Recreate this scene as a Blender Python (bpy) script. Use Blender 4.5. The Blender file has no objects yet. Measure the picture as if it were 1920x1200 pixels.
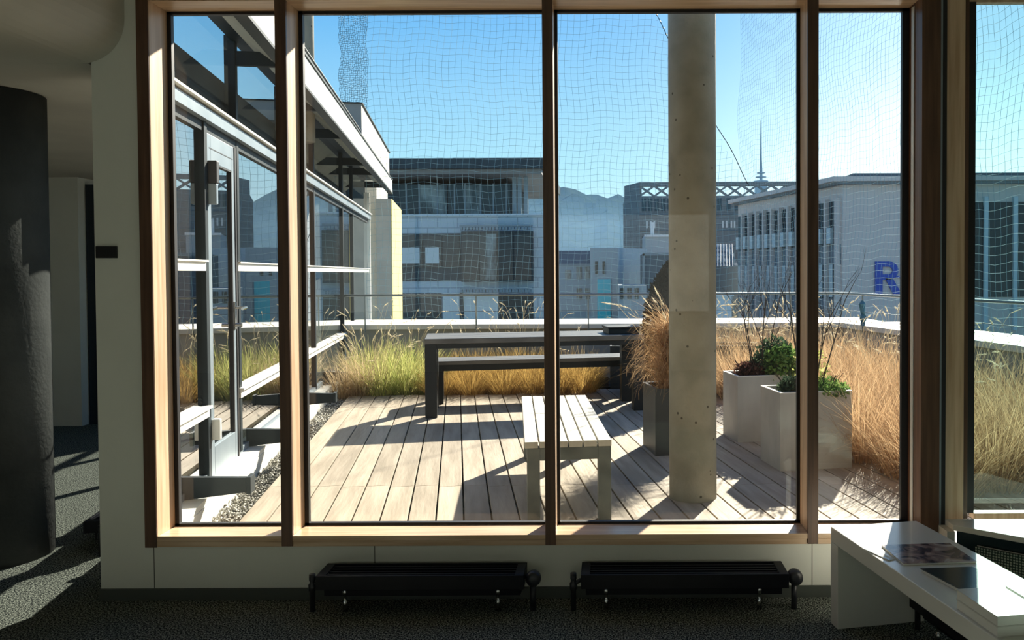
import bpy, math, random
from mathutils import Vector, Matrix, Euler
R = math.radians
C = bpy.context.scene.collection
sc = bpy.context.scene

# ------------------------------------------------------------------ camera
cam_d = bpy.data.cameras.new('camera')
cam = bpy.data.objects.new('camera', cam_d); C.objects.link(cam)
cam_d.sensor_width = 36.0
cam_d.lens = 1500 / 1920 * 36.0
cam_d.shift_x = (960 - 1140) / 1920
cam_d.shift_y = (543 - 600) / 1920
cam_d.clip_end = 3000
cam.location = (0, 0, 1.5)
cam.rotation_euler = (Matrix.Rotation(R(90 - 1.25), 3, 'X') @ Matrix.Rotation(R(-0.28), 3, 'Z')).to_euler()
sc.camera = cam

# ------------------------------------------------------------------ sky, sun, exposure
SUN = Vector((0.53, 1.20, 0.75)).normalized()
w = bpy.data.worlds.new('sky'); sc.world = w; w.use_nodes = True
nt = w.node_tree; nt.nodes.clear()
def wn(t, **k):
    n = nt.nodes.new(t)
    for a, b in k.items(): setattr(n, a, b)
    return n
tc = wn('ShaderNodeTexCoord'); nrm = wn('ShaderNodeVectorMath', operation='NORMALIZE')
nt.links.new(tc.outputs['Generated'], nrm.inputs[0])
sep = wn('ShaderNodeSeparateXYZ'); nt.links.new(nrm.outputs[0], sep.inputs[0])
ramp = wn('ShaderNodeValToRGB')
nt.links.new(sep.outputs['Z'], ramp.inputs[0])
els = ramp.color_ramp.elements
els[0].position = 0.0; els[0].color = (0.34, 0.47, 0.52, 1)
els[1].position = 1.0; els[1].color = (0.02, 0.08, 0.24, 1)
e = els.new(0.12); e.color = (0.22, 0.42, 0.53, 1)
e = els.new(0.30); e.color = (0.078, 0.265, 0.50, 1)
e = els.new(0.55); e.color = (0.035, 0.13, 0.32, 1)
dot = wn('ShaderNodeVectorMath', operation='DOT_PRODUCT')
nt.links.new(nrm.outputs[0], dot.inputs[0]); dot.inputs[1].default_value = SUN
mx = wn('ShaderNodeMath', operation='MAXIMUM'); nt.links.new(dot.outputs['Value'], mx.inputs[0]); mx.inputs[1].default_value = 0
p1 = wn('ShaderNodeMath', operation='POWER'); nt.links.new(mx.outputs[0], p1.inputs[0]); p1.inputs[1].default_value = 9
p2 = wn('ShaderNodeMath', operation='POWER'); nt.links.new(mx.outputs[0], p2.inputs[0]); p2.inputs[1].default_value = 60
a1 = wn('ShaderNodeMath', operation='MULTIPLY'); nt.links.new(p1.outputs[0], a1.inputs[0]); a1.inputs[1].default_value = 0.12
a2 = wn('ShaderNodeMath', operation='MULTIPLY_ADD'); nt.links.new(p2.outputs[0], a2.inputs[0]); a2.inputs[1].default_value = 0.7; nt.links.new(a1.outputs[0], a2.inputs[2])
# the low bright haze on the sun's side of the horizon
hz = wn('ShaderNodeMapRange'); nt.links.new(sep.outputs['Z'], hz.inputs[0])
hz.inputs[1].default_value = 0.0; hz.inputs[2].default_value = 0.34; hz.inputs[3].default_value = 1.0; hz.inputs[4].default_value = 0.0
hd = wn('ShaderNodeVectorMath', operation='DOT_PRODUCT'); nt.links.new(nrm.outputs[0], hd.inputs[0])
hd.inputs[1].default_value = Vector((0.42, 0.90, 0.10)).normalized()
hm = wn('ShaderNodeMath', operation='MAXIMUM'); nt.links.new(hd.outputs['Value'], hm.inputs[0]); hm.inputs[1].default_value = 0
hp = wn('ShaderNodeMath', operation='POWER'); nt.links.new(hm.outputs[0], hp.inputs[0]); hp.inputs[1].default_value = 34
hh = wn('ShaderNodeMath', operation='MULTIPLY'); nt.links.new(hp.outputs[0], hh.inputs[0]); nt.links.new(hz.outputs[0], hh.inputs[1])
ha = wn('ShaderNodeMath', operation='MULTIPLY_ADD'); nt.links.new(hh.outputs[0], ha.inputs[0]); ha.inputs[1].default_value = 0.8; nt.links.new(a2.outputs[0], ha.inputs[2])
gl = wn('ShaderNodeVectorMath', operation='SCALE'); gl.inputs[0].default_value = (1.0, 0.98, 0.93); nt.links.new(ha.outputs[0], gl.inputs['Scale'])
add = wn('ShaderNodeVectorMath', operation='ADD'); nt.links.new(ramp.outputs[0], add.inputs[0]); nt.links.new(gl.outputs[0], add.inputs[1])
bg = wn('ShaderNodeBackground'); nt.links.new(add.outputs[0], bg.inputs[0]); bg.inputs[1].default_value = 1.0
ow = wn('ShaderNodeOutputWorld'); nt.links.new(bg.outputs[0], ow.inputs[0])

sd = bpy.data.lights.new('sun', 'SUN'); sd.energy = 8.5; sd.angle = R(0.7); sd.color = (1.0, 0.91, 0.76)
so = bpy.data.objects.new('sun', sd); C.objects.link(so)
so.rotation_euler = SUN.to_track_quat('Z', 'Y').to_euler()
so.location = (12, 26, 16)

vs = sc.view_settings
sc.display_settings.display_device = 'sRGB'
vs.view_transform = 'Standard'; vs.look = 'None'; vs.gamma = 1.0; vs.exposure = 1.0; vs.use_curve_mapping = False
try:
    cy = sc.cycles
    cy.max_bounces = 12; cy.diffuse_bounces = 6; cy.glossy_bounces = 6; cy.transparent_max_bounces = 24
    cy.use_denoising = True; cy.sample_clamp_indirect = 8.0; cy.caustics_reflective = False; cy.caustics_refractive = False
except Exception: pass

# ------------------------------------------------------------------ material helpers
def mat(name, col, rough=0.6, metal=0.0, spec=0.5):
    m = bpy.data.materials.new(name); m.use_nodes = True
    b = m.node_tree.nodes['Principled BSDF']
    b.inputs['Base Color'].default_value = (*col, 1); b.inputs['Roughness'].default_value = rough
    b.inputs['Metallic'].default_value = metal; b.inputs['Specular IOR Level'].default_value = spec
    return m
def noisy(name, cols, scale=8, stretch=(1, 1, 1), rough=0.6, bump=0.0, bscale=None, detail=6, metal=0.0, island=0.0, spec=0.5, lo=0.35, hi=0.65):
    """principled with a noise ramp; island = per piece value change"""
    m = mat(name, cols[0], rough, metal, spec); t = m.node_tree; b = t.nodes['Principled BSDF']
    tcn = t.nodes.new('ShaderNodeTexCoord'); mp = t.nodes.new('ShaderNodeMapping'); mp.inputs['Scale'].default_value = stretch
    t.links.new(tcn.outputs['Object'], mp.inputs[0])
    n = t.nodes.new('ShaderNodeTexNoise'); n.inputs['Scale'].default_value = scale; n.inputs['Detail'].default_value = detail
    t.links.new(mp.outputs[0], n.inputs['Vector'])
    r = t.nodes.new('ShaderNodeValToRGB'); r.color_ramp.elements[0].position = lo; r.color_ramp.elements[1].position = hi
    r.color_ramp.elements[0].color = (*cols[0], 1); r.color_ramp.elements[1].color = (*cols[1], 1)
    if len(cols) > 2:
        e = r.color_ramp.elements.new((lo + hi) / 2); e.color = (*cols[2], 1)
    t.links.new(n.outputs['Fac'], r.inputs[0]); out = r.outputs[0]
    if island:
        g = t.nodes.new('ShaderNodeNewGeometry'); mr = t.nodes.new('ShaderNodeMapRange')
        mr.inputs[3].default_value = 1 - island; mr.inputs[4].default_value = 1 + island
        t.links.new(g.outputs['Random Per Island'], mr.inputs[0])
        s = t.nodes.new('ShaderNodeVectorMath'); s.operation = 'SCALE'
        t.links.new(out, s.inputs[0]); t.links.new(mr.outputs[0], s.inputs['Scale']); out = s.outputs[0]
    t.links.new(out, b.inputs['Base Color'])
    if bump:
        n2 = t.nodes.new('ShaderNodeTexNoise'); n2.inputs['Scale'].default_value = bscale or scale * 3; n2.inputs['Detail'].default_value = 4
        t.links.new(mp.outputs[0], n2.inputs['Vector'])
        bp = t.nodes.new('ShaderNodeBump'); bp.inputs['Strength'].default_value = bump; bp.inputs['Distance'].default_value = 0.01
        t.links.new(n2.outputs['Fac'], bp.inputs['Height']); t.links.new(bp.outputs[0], b.inputs['Normal'])
    return m
def glass(name, tint, f0=0.06, rough=0.0, haze=0.0, power=5):
    """thin pane: mirror share grows towards grazing view, the same from both sides"""
    m = bpy.data.materials.new(name); m.use_nodes = True; t = m.node_tree; t.nodes.clear()
    o = t.nodes.new('ShaderNodeOutputMaterial'); mixn = t.nodes.new('ShaderNodeMixShader')
    tr = t.nodes.new('ShaderNodeBsdfTransparent'); tr.inputs[0].default_value = (*tint, 1)
    g = t.nodes.new('ShaderNodeBsdfGlossy'); g.inputs['Roughness'].default_value = rough
    lw = t.nodes.new('ShaderNodeLayerWeight'); lw.inputs['Blend'].default_value = 0.5
    pw = t.nodes.new('ShaderNodeMath'); pw.operation = 'POWER'; pw.inputs[1].default_value = power; t.links.new(lw.outputs['Facing'], pw.inputs[0])
    f = t.nodes.new('ShaderNodeMath'); f.operation = 'MULTIPLY_ADD'; f.inputs[1].default_value = 1-f0; f.inputs[2].default_value = f0; t.links.new(pw.outputs[0], f.inputs[0])
    t.links.new(f.outputs[0], mixn.inputs[0]); t.links.new(tr.outputs[0], mixn.inputs[1]); t.links.new(g.outputs[0], mixn.inputs[2])
    res = mixn.outputs[0]
    if haze:
        d = t.nodes.new('ShaderNodeBsdfTranslucent'); d.inputs[0].default_value = (0.9, 0.9, 0.9, 1)
        m2 = t.nodes.new('ShaderNodeMixShader'); m2.inputs[0].default_value = haze
        t.links.new(res, m2.inputs[1]); t.links.new(d.outputs[0], m2.inputs[2]); res = m2.outputs[0]
    t.links.new(res, o.inputs[0]); return m
def leafy(name, c0, c1, trans=0.45, rough=0.6):
    """thin leaf: diffuse + translucent, colour differs blade by blade"""
    m = bpy.data.materials.new(name); m.use_nodes = True; t = m.node_tree; t.nodes.clear()
    o = t.nodes.new('ShaderNodeOutputMaterial'); mixn = t.nodes.new('ShaderNodeMixShader'); mixn.inputs[0].default_value = trans
    g = t.nodes.new('ShaderNodeNewGeometry'); r = t.nodes.new('ShaderNodeValToRGB')
    r.color_ramp.elements[0].color = (*c0, 1); r.color_ramp.elements[1].color = (*c1, 1)
    t.links.new(g.outputs['Random Per Island'], r.inputs[0])
    d = t.nodes.new('ShaderNodeBsdfDiffuse'); tr = t.nodes.new('ShaderNodeBsdfTranslucent')
    t.links.new(r.outputs[0], d.inputs[0]); t.links.new(r.outputs[0], tr.inputs[0])
    t.links.new(d.outputs[0], mixn.inputs[1]); t.links.new(tr.outputs[0], mixn.inputs[2]); t.links.new(mixn.outputs[0], o.inputs[0])
    return m

M = {}
M['plaster'] = noisy('white wall paint', [(0.72, 0.73, 0.67), (0.76, 0.77, 0.71)], 3, rough=0.8, bump=0.05, bscale=90)
M['ceiling'] = noisy('ceiling plaster', [(0.52, 0.50, 0.45), (0.58, 0.56, 0.50)], 2, rough=0.9)
M['base'] = mat('dark green grey skirting', (0.075, 0.085, 0.075), 0.6)
M['joint'] = mat('panel joint shadow gap', (0.10, 0.10, 0.09), 0.8)
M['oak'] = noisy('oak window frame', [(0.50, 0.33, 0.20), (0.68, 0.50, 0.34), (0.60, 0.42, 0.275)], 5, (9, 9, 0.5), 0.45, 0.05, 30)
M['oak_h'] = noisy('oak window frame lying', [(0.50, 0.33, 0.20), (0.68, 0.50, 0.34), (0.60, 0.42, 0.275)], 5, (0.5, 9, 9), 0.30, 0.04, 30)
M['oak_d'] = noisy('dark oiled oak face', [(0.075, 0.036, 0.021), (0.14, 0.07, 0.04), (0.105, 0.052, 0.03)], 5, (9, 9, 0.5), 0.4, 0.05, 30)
M['gasket'] = mat('black rubber gasket', (0.006, 0.006, 0.009), 0.5)
M['alu'] = noisy('silver aluminium', [(0.62, 0.64, 0.64), (0.70, 0.72, 0.72)], 4, rough=0.4, metal=0.35)
M['wlight'] = noisy('cream painted metal', [(0.74, 0.72, 0.66), (0.80, 0.78, 0.72)], 5, rough=0.45)
M['steel'] = noisy('dark teal painted steel', [(0.005, 0.012, 0.017), (0.010, 0.020, 0.026)], 4, rough=0.5, spec=0.25)
M['steel_l'] = noisy('grey painted aluminium frame', [(0.20, 0.25, 0.29), (0.26, 0.31, 0.35)], 4, rough=0.4, metal=0.2)
M['glass'] = glass('clear window glass', (0.94, 0.965, 0.955), 0.042, haze=0.0012)
M['glass_t'] = glass('green tinted window glass', (0.50, 0.72, 0.70), 0.10)
M['glass_f'] = glass('reflective facade glass', (0.90, 0.95, 0.95), 0.26, power=1.7)
M['bounce_dk'] = noisy('grey green bounce wall', [(0.20, 0.215, 0.20), (0.25, 0.265, 0.25)], 1, rough=0.9)  # for the unseen bounce wall behind the viewer
M['pane_dark'] = mat('dark far window glass', (0.012, 0.03, 0.04), 0.15, 0.0, 0.35)
M['pane_mid'] = noisy('far window with painted reflections', [(0.02, 0.04, 0.05), (0.20, 0.25, 0.26)], 0.9, (1.5, 1, 0.6), rough=0.15, spec=0.4, lo=0.42, hi=0.62)  # light and dark noise paints reflections into the pane colour
M['pane_blind'] = mat('white blind in far window', (0.50, 0.55, 0.56), 0.6)
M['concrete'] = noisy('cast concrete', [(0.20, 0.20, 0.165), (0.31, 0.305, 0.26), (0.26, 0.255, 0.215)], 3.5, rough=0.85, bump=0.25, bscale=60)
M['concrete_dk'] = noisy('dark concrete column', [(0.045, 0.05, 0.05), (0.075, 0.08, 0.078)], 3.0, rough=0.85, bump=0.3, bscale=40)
M['deck'] = noisy('weathered deck board', [(0.31, 0.26, 0.195), (0.45, 0.385, 0.30), (0.385, 0.325, 0.25)], 2.2, (6, 0.7, 1), 0.7, 0.25, 9, island=0.13, detail=9)
M['bench'] = noisy('pale weathered bench slat', [(0.47, 0.45, 0.39), (0.58, 0.56, 0.49)], 2.2, (9, 0.8, 1), 0.7, 0.15, 12, island=0.05)
M['benchleg'] = noisy('grey steel bench frame', [(0.085, 0.10, 0.095), (0.13, 0.145, 0.135)], 8, rough=0.55)
M['tabled'] = noisy('weathered dark table timber', [(0.09, 0.087, 0.08), (0.19, 0.18, 0.165)], 3, (0.8, 7, 2), 0.42, 0.2, 12)
M['tableleg'] = noisy('dark table frame', [(0.012, 0.016, 0.018), (0.02, 0.025, 0.027)], 3, rough=0.5, spec=0.3)
M['void'] = mat('dark space under deck', (0.02, 0.02, 0.018), 0.9)
M['soil'] = noisy('dark soil', [(0.03, 0.022, 0.015), (0.06, 0.045, 0.03)], 30, rough=0.95, bump=0.6)
M['stone'] = noisy('roof gravel', [(0.10, 0.10, 0.085), (0.50, 0.48, 0.42)], 1, rough=0.8, island=0.6)
M['planter'] = noisy('pale grey fibre cement', [(0.37, 0.365, 0.34), (0.46, 0.455, 0.425), (0.41, 0.405, 0.38)], 5, (1, 1, 0.6), 0.7, 0.1, 40)
M['planter_w'] = noisy('white planter rim', [(0.62, 0.61, 0.56), (0.72, 0.70, 0.66)], 6, rough=0.6)
M['planter_k'] = noisy('black planter', [(0.02, 0.026, 0.028), (0.035, 0.042, 0.045)], 5, rough=0.5)
M['parapet'] = noisy('parapet render', [(0.27, 0.27, 0.24), (0.35, 0.345, 0.31)], 3, rough=0.85)
M['coping'] = noisy('cream metal coping', [(0.66, 0.64, 0.57), (0.74, 0.72, 0.65)], 2, rough=0.5)
M['rail'] = noisy('steel railing', [(0.12, 0.15, 0.16), (0.18, 0.21, 0.22)], 5, rough=0.35, metal=0.5)
M['net'] = mat('blue grey bird net cord', (0.16, 0.30, 0.36), 0.8)
M['net_d'] = mat('gathered bird net cord', (0.05, 0.16, 0.22), 0.8)
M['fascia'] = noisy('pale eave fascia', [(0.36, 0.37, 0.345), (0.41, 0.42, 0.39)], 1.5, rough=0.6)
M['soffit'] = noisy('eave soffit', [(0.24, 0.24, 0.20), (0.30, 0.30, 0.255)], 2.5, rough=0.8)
M['cream'] = noisy('cream tiled wall', [(0.46, 0.43, 0.36), (0.52, 0.48, 0.41)], 2, rough=0.7)
M['yellow'] = noisy('pale yellow render', [(0.50, 0.42, 0.15), (0.56, 0.48, 0.18)], 2, rough=0.8)
M['pier'] = noisy('grey tiled pier', [(0.26, 0.27, 0.26), (0.31, 0.32, 0.31)], 3, rough=0.8)
M['white'] = noisy('white lacquer table', [(0.66, 0.66, 0.62), (0.70, 0.70, 0.66)], 3, rough=0.18)
M['black'] = noisy('black radiator enamel', [(0.004, 0.005, 0.009), (0.007, 0.008, 0.012)], 6, rough=0.45, spec=0.2)
M['chrome'] = mat('chrome', (0.55, 0.55, 0.55), 0.18, 1.0)
M['rubber'] = mat('dark pipe', (0.02, 0.022, 0.028), 0.4)
M['paper'] = mat('white paper edges', (0.72, 0.72, 0.68), 0.7)
M['cover_dk'] = mat('dark teal glossy cover', (0.012, 0.03, 0.038), 0.18)
M['door_dk'] = mat('dark navy door leaf', (0.012, 0.018, 0.028), 0.4)
M['grassy'] = leafy('yellow green grass blades', (0.30, 0.36, 0.09), (0.66, 0.62, 0.26))
M['grasst'] = leafy('tan pink grass blades', (0.42, 0.30, 0.17), (0.72, 0.58, 0.38))
M['grassg'] = leafy('golden grass blades', (0.28, 0.17, 0.05), (0.68, 0.46, 0.15))
M['grassb'] = leafy('dry brown grass blades', (0.36, 0.22, 0.11), (0.78, 0.56, 0.33))
M['plume'] = leafy('cream seed plume', (0.70, 0.62, 0.44), (0.88, 0.80, 0.62))
M['twig'] = noisy('dark bare twig', [(0.035, 0.028, 0.022), (0.07, 0.055, 0.04)], 20, rough=0.8)
M['leafg'] = leafy('fresh green leaves', (0.05, 0.13, 0.03), (0.28, 0.42, 0.12), 0.35)
M['leafd'] = leafy('dull blue green leaves', (0.03, 0.06, 0.035), (0.12, 0.17, 0.10), 0.3)
M['leafr'] = leafy('dark reddish heather', (0.04, 0.02, 0.018), (0.16, 0.08, 0.06), 0.3)
M['conifer'] = leafy('near black conifer needles', (0.002, 0.005, 0.005), (0.009, 0.014, 0.012), 0.05)

def carpet_mat():
    m = mat('speckled dark carpet', (0.1, 0.1, 0.1), 0.95, 0, 0.1); t = m.node_tree; b = t.nodes['Principled BSDF']
    tcn = t.nodes.new('ShaderNodeTexCoord'); n = t.nodes.new('ShaderNodeTexNoise'); n.inputs['Scale'].default_value = 150; n.inputs['Detail'].default_value = 3
    t.links.new(tcn.outputs['Object'], n.inputs['Vector'])
    r = t.nodes.new('ShaderNodeValToRGB'); r.color_ramp.elements[0].position = 0.45; r.color_ramp.elements[1].position = 0.66
    r.color_ramp.elements[0].color = (0.010, 0.013, 0.016, 1); r.color_ramp.elements[1].color = (0.42, 0.46, 0.40, 1)
    t.links.new(n.outputs['Fac'], r.inputs[0]); t.links.new(r.outputs[0], b.inputs['Base Color'])
    bp = t.nodes.new('ShaderNodeBump'); bp.inputs['Strength'].default_value = 0.6; bp.inputs['Distance'].default_value = 0.004
    t.links.new(n.outputs['Fac'], bp.inputs['Height']); t.links.new(bp.outputs[0], b.inputs['Normal'])
    return m
M['carpet'] = carpet_mat()
def pitted_concrete():
    m = M['concrete']; t = m.node_tree; b = t.nodes['Principled BSDF']
    src = b.inputs['Base Color'].links[0].from_socket
    tcn = t.nodes.new('ShaderNodeTexCoord'); v = t.nodes.new('ShaderNodeTexVoronoi'); v.inputs['Scale'].default_value = 11; v.feature = 'F1'
    v.inputs['Randomness'].default_value = 1
    t.links.new(tcn.outputs['Object'], v.inputs['Vector'])
    th = t.nodes.new('ShaderNodeMath'); th.operation = 'LESS_THAN'; th.inputs[1].default_value = 0.085
    t.links.new(v.outputs['Distance'], th.inputs[0])
    mixn = t.nodes.new('ShaderNodeMix'); mixn.data_type = 'RGBA'; mixn.inputs['B'].default_value = (0.07, 0.065, 0.05, 1)
    t.links.new(th.outputs[0], mixn.inputs['Factor']); t.links.new(src, mixn.inputs['A']); t.links.new(mixn.outputs['Result'], b.inputs['Base Color'])
pitted_concrete()
def tiled(name, c0, c1, bw, bh):
    m = mat(name, c0, 0.75); t = m.node_tree; b = t.nodes['Principled BSDF']
    tcn = t.nodes.new('ShaderNodeTexCoord'); mp = t.nodes.new('ShaderNodeMapping'); mp.inputs['Rotation'].default_value = (R(90), 0, 0)
    t.links.new(tcn.outputs['Object'], mp.inputs[0])
    br = t.nodes.new('ShaderNodeTexBrick'); br.offset = 0.5
    for k, v in (('Color1', (*c0, 1)), ('Color2', (*c1, 1)), ('Mortar', tuple(x * 0.7 for x in c0) + (1,)), ('Scale', 1.0), ('Mortar Size', 0.03), ('Brick Width', bw), ('Row Height', bh)):
        br.inputs[k].default_value = v
    t.links.new(mp.outputs[0], br.inputs['Vector']); t.links.new(br.outputs['Color'], b.inputs['Base Color']); return m
M['tile_a'] = tiled('pale grey facade panels', (0.36, 0.44, 0.50), (0.40, 0.48, 0.53), 1.2, 0.6)
M['stone_b'] = tiled('grey stone cladding', (0.13, 0.155, 0.165), (0.16, 0.185, 0.19), 1.6, 0.8)
M['slab_dk'] = noisy('dark roof slab', [(0.035, 0.05, 0.06), (0.05, 0.07, 0.08)], 1, rough=0.5)
M['soff_a'] = mat('office soffit', (0.20, 0.20, 0.20), 0.7)
M['wall_c'] = noisy('grey beige render', [(0.60, 0.50, 0.46), (0.66, 0.56, 0.51)], 0.3, rough=0.85)
M['span_c'] = mat('grey spandrel', (0.20, 0.22, 0.24), 0.7)
M['blue'] = mat('royal blue lettering', (0.012, 0.06, 0.38), 0.5)
M['letter_s'] = mat('dark small lettering', (0.05, 0.07, 0.12), 0.5)
M['teal'] = mat('turquoise panel', (0.02, 0.40, 0.50), 0.4)
M['d_wall'] = mat('far grey wall', (0.28, 0.34, 0.38), 0.8)
M['d_white'] = mat('far pale wall', (0.55, 0.60, 0.63), 0.8)
M['d_roof'] = mat('far dark roof', (0.08, 0.12, 0.15), 0.7)
M['hill'] = noisy('wooded hillside', [(0.012, 0.022, 0.018), (0.030, 0.045, 0.030)], 0.12, rough=1.0)
M['street'] = noisy('asphalt and roofs', [(0.10, 0.10, 0.10), (0.16, 0.16, 0.155)], 0.05, rough=0.9)
M['mast'] = mat('mast grey', (0.20, 0.25, 0.28), 0.6)

for k_, v_ in (('hill', 0), ('street', 0), ('wall_c', 0.05), ('span_c', 0.05), ('tile_a', 0.1), ('stone_b', 0.05), ('slab_dk', 0.1), ('d_wall', 0.05), ('d_white', 0.05), ('d_roof', 0.05),
               ('bounce_dk', 0), ('carpet', 0), ('soil', 0), ('deck', 0.3), ('concrete_dk', 0.1), ('mast', 0.1), ('ceiling', 0.1)):
    M[k_].node_tree.nodes['Principled BSDF'].inputs['Specular IOR Level'].default_value = v_

# ------------------------------------------------------------------ mesh helpers
class MB:
    def __init__(s): s.v = []; s.f = []; s.mi = []
    def add(s, vs, fs, mi=0):
        o = len(s.v); s.v += [tuple(v) for v in vs]; s.f += [tuple(i + o for i in f) for f in fs]; s.mi += [mi] * len(fs); return s
    def box(s, x0, x1, y0, y1, z0, z1, mi=0):
        return s.add([(x0,y0,z0),(x1,y0,z0),(x1,y1,z0),(x0,y1,z0),(x0,y0,z1),(x1,y0,z1),(x1,y1,z1),(x0,y1,z1)],
                     [(0,3,2,1),(4,5,6,7),(0,1,5,4),(1,2,6,5),(2,3,7,6),(3,0,4,7)], mi)
    def prism(s, poly, z0, z1, mi=0):
        n = len(poly)
        return s.add([(x, y, z0) for x, y in poly] + [(x, y, z1) for x, y in poly],
                     [tuple(reversed(range(n))), tuple(range(n, 2*n))] + [(i, (i+1) % n, (i+1) % n + n, i + n) for i in range(n)], mi)
    def prism_y(s, poly, y0, y1, mi=0):   # poly in x,z swept along y
        n = len(poly)
        return s.add([(x, y0, z) for x, z in poly] + [(x, y1, z) for x, z in poly],
                     [tuple(range(n)), tuple(reversed(range(n, 2*n)))] + [((i+1) % n, i, i + n, (i+1) % n + n) for i in range(n)], mi)
    def prism_x(s, poly, x0, x1, mi=0):   # poly in y,z swept along x
        n = len(poly)
        return s.add([(x0, y, z) for y, z in poly] + [(x1, y, z) for y, z in poly],
                     [tuple(reversed(range(n))), tuple(range(n, 2*n))] + [(i, (i+1) % n, (i+1) % n + n, i + n) for i in range(n)], mi)
    def tube(s, pts, r, n=6, mi=0, cap=True):
        pts = [Vector(p) for p in pts]; rs = r if isinstance(r, (list, tuple)) else [r] * len(pts)
        vs, fs = [], []
        for i, p in enumerate(pts):
            d = (pts[min(i+1, len(pts)-1)] - pts[max(i-1, 0)]).normalized()
            a = d.cross(Vector((0, 0, 1)))
            if a.length < 1e-3: a = d.cross(Vector((0, 1, 0)))
            a.normalize(); b = d.cross(a)
            for k in range(n):
                t = 2 * math.pi * k / n
                vs.append(p + (a * math.cos(t) + b * math.sin(t)) * rs[i])
        for i in range(len(pts) - 1):
            for k in range(n):
                fs.append((i*n + k, i*n + (k+1) % n, (i+1)*n + (k+1) % n, (i+1)*n + k))
        if cap: fs.append(tuple(reversed(range(n)))); fs.append(tuple(range((len(pts)-1)*n, len(pts)*n)))
        return s.add(vs, fs, mi)
    def lathe(s, prof, c=(0,0,0), n=24, mi=0, axis='z'):
        vs, fs = [], []
        for r, z in prof:
            for k in range(n):
                t = 2*math.pi*k/n; x, y = r*math.cos(t), r*math.sin(t)
                vs.append((c[0]+x, c[1]+y, c[2]+z) if axis == 'z' else ((c[0]+z, c[1]+x, c[2]+y) if axis == 'x' else (c[0]+x, c[1]+z, c[2]+y)))
        m = len(prof)
        for i in range(m-1):
            for k in range(n): fs.append((i*n+k, i*n+(k+1)%n, (i+1)*n+(k+1)%n, (i+1)*n+k))
        fs.append(tuple(reversed(range(n)))); fs.append(tuple(range((m-1)*n, m*n)))
        return s.add(vs, fs, mi)
    def mesh(s, name, mats, smooth=False):
        me = bpy.data.meshes.new(name); me.from_pydata(s.v, [], s.f)
        for m in (mats if isinstance(mats, (list, tuple)) else [mats]): me.materials.append(m)
        if any(s.mi): me.polygons.foreach_set('material_index', s.mi)
        if smooth: me.polygons.foreach_set('use_smooth', [True] * len(me.polygons))
        me.update(); return me
    def build(s, name, mats, parent=None, loc=(0,0,0), rz=0, bevel=0, smooth=False):
        o = bpy.data.objects.new(name, s.mesh(name, mats, smooth)); C.objects.link(o)
        o.location = loc; o.rotation_euler = (0, 0, rz)
        if parent: o.parent = parent
        if bevel:
            b = o.modifiers.new('bevel', 'BEVEL'); b.width = bevel; b.segments = 2; b.limit_method = 'ANGLE'
        return o
def tag(o, label=None, cat=None, group=None, kind=None):
    if label: o['label'] = label
    if cat: o['category'] = cat
    if group: o['group'] = group
    if kind: o['kind'] = kind
    return o
def empty(name, loc=(0,0,0), rz=0, **k):
    o = bpy.data.objects.new(name, None); C.objects.link(o); o.location = loc; o.rotation_euler = (0, 0, rz)
    o.empty_display_size = 0.1; return tag(o, **k)
def B(name, m, parent, *boxes, bevel=0, loc=(0,0,0), rz=0):
    mb = MB()
    for b in boxes: mb.box(*b)
    return mb.build(name, m, parent, loc, rz, bevel)
def copy_tree(o, parent=None):
    c = o.copy(); C.objects.link(c); c.parent = parent
    for ch in list(o.children): copy_tree(ch, c)
    return c

# the terrace is turned by A against the window wall: local x = across the boards, local y = along them
A = math.atan(0.18867); CA, SA = math.cos(A), math.sin(A)
O = Vector((-1.554, 0, 0))
def FW(t, s, z=0):                       # terrace frame -> world
    return Vector((O.x + t*CA - s*SA, t*SA + s*CA, z))
def S(Y, t=0): return (Y - t*SA) / CA    # distance along the facade at world depth Y

DZ = 0.13                                # deck level

# ================================================================== STRUCTURE: the room
YW = 3.66
fl = MB().prism([(-9, -4.5), (2.45, -4.5), (2.45, 3.80), (-2.30, 3.80), (-3.34, 9.3), (-9, 9.3)], -0.12, 0.0).build('floor', M['carpet'])
tag(fl, 'dark speckled carpet floor of the lounge', 'floor', kind='structure')
# front wall with the window opening
wf = MB().box(-2.345, -2.125, YW, YW+0.24, 0, 3.05).box(-2.125, 2.45, YW, YW+0.24, 0, 0.246).box(-2.125, 2.45, YW, YW+0.24, 2.80, 3.05).build('wall_front', M['plaster'])
tag(wf, 'white painted window wall with panelled parapet below the glass', 'wall', kind='structure')
wj = MB()
for px in (280, 697, 1523):
    x = (px - 1140) * YW / 1500
    wj.box(x-0.0018, x+0.0018, YW-0.0008, YW+0.002, 0.052, 0.246)
wj.build('panel_joint', M['joint'], wf)
tag(MB().box(-2.35, 2.45, YW-0.012, YW+0.01, 0, 0.052).build('baseboard_front', M['base']), 'dark grey baseboard under the window wall', 'baseboard', kind='structure')
tag(MB().box(2.45, 2.6, -4.5, YW+0.24, 0, 3.05).build('wall_right', M['plaster']), 'white wall to the right of the lounge', 'wall', kind='structure')
tag(MB().box(-9, 2.45, -4.65, -4.5, 0, 0.85).box(-9, 2.45, -4.65, -4.5, 2.42, 3.05).box(-9, -4.6, -4.65, -4.5, 0.85, 2.42).box(1.6, 2.45, -4.65, -4.5, 0.85, 2.42).box(-4.6, -4.2, -4.65, -4.5, 0.85, 2.42).box(-1.6, -1.2, -4.65, -4.5, 0.85, 2.42).build('wall_back', M['plaster']), 'white wall behind the viewer', 'wall', kind='structure')
tag(MB().box(-9.15, -9, -4.5, 9.3, 0, 3.05).build('wall_left', M['plaster']), 'white wall at the far left of the room', 'wall', kind='structure')
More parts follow.
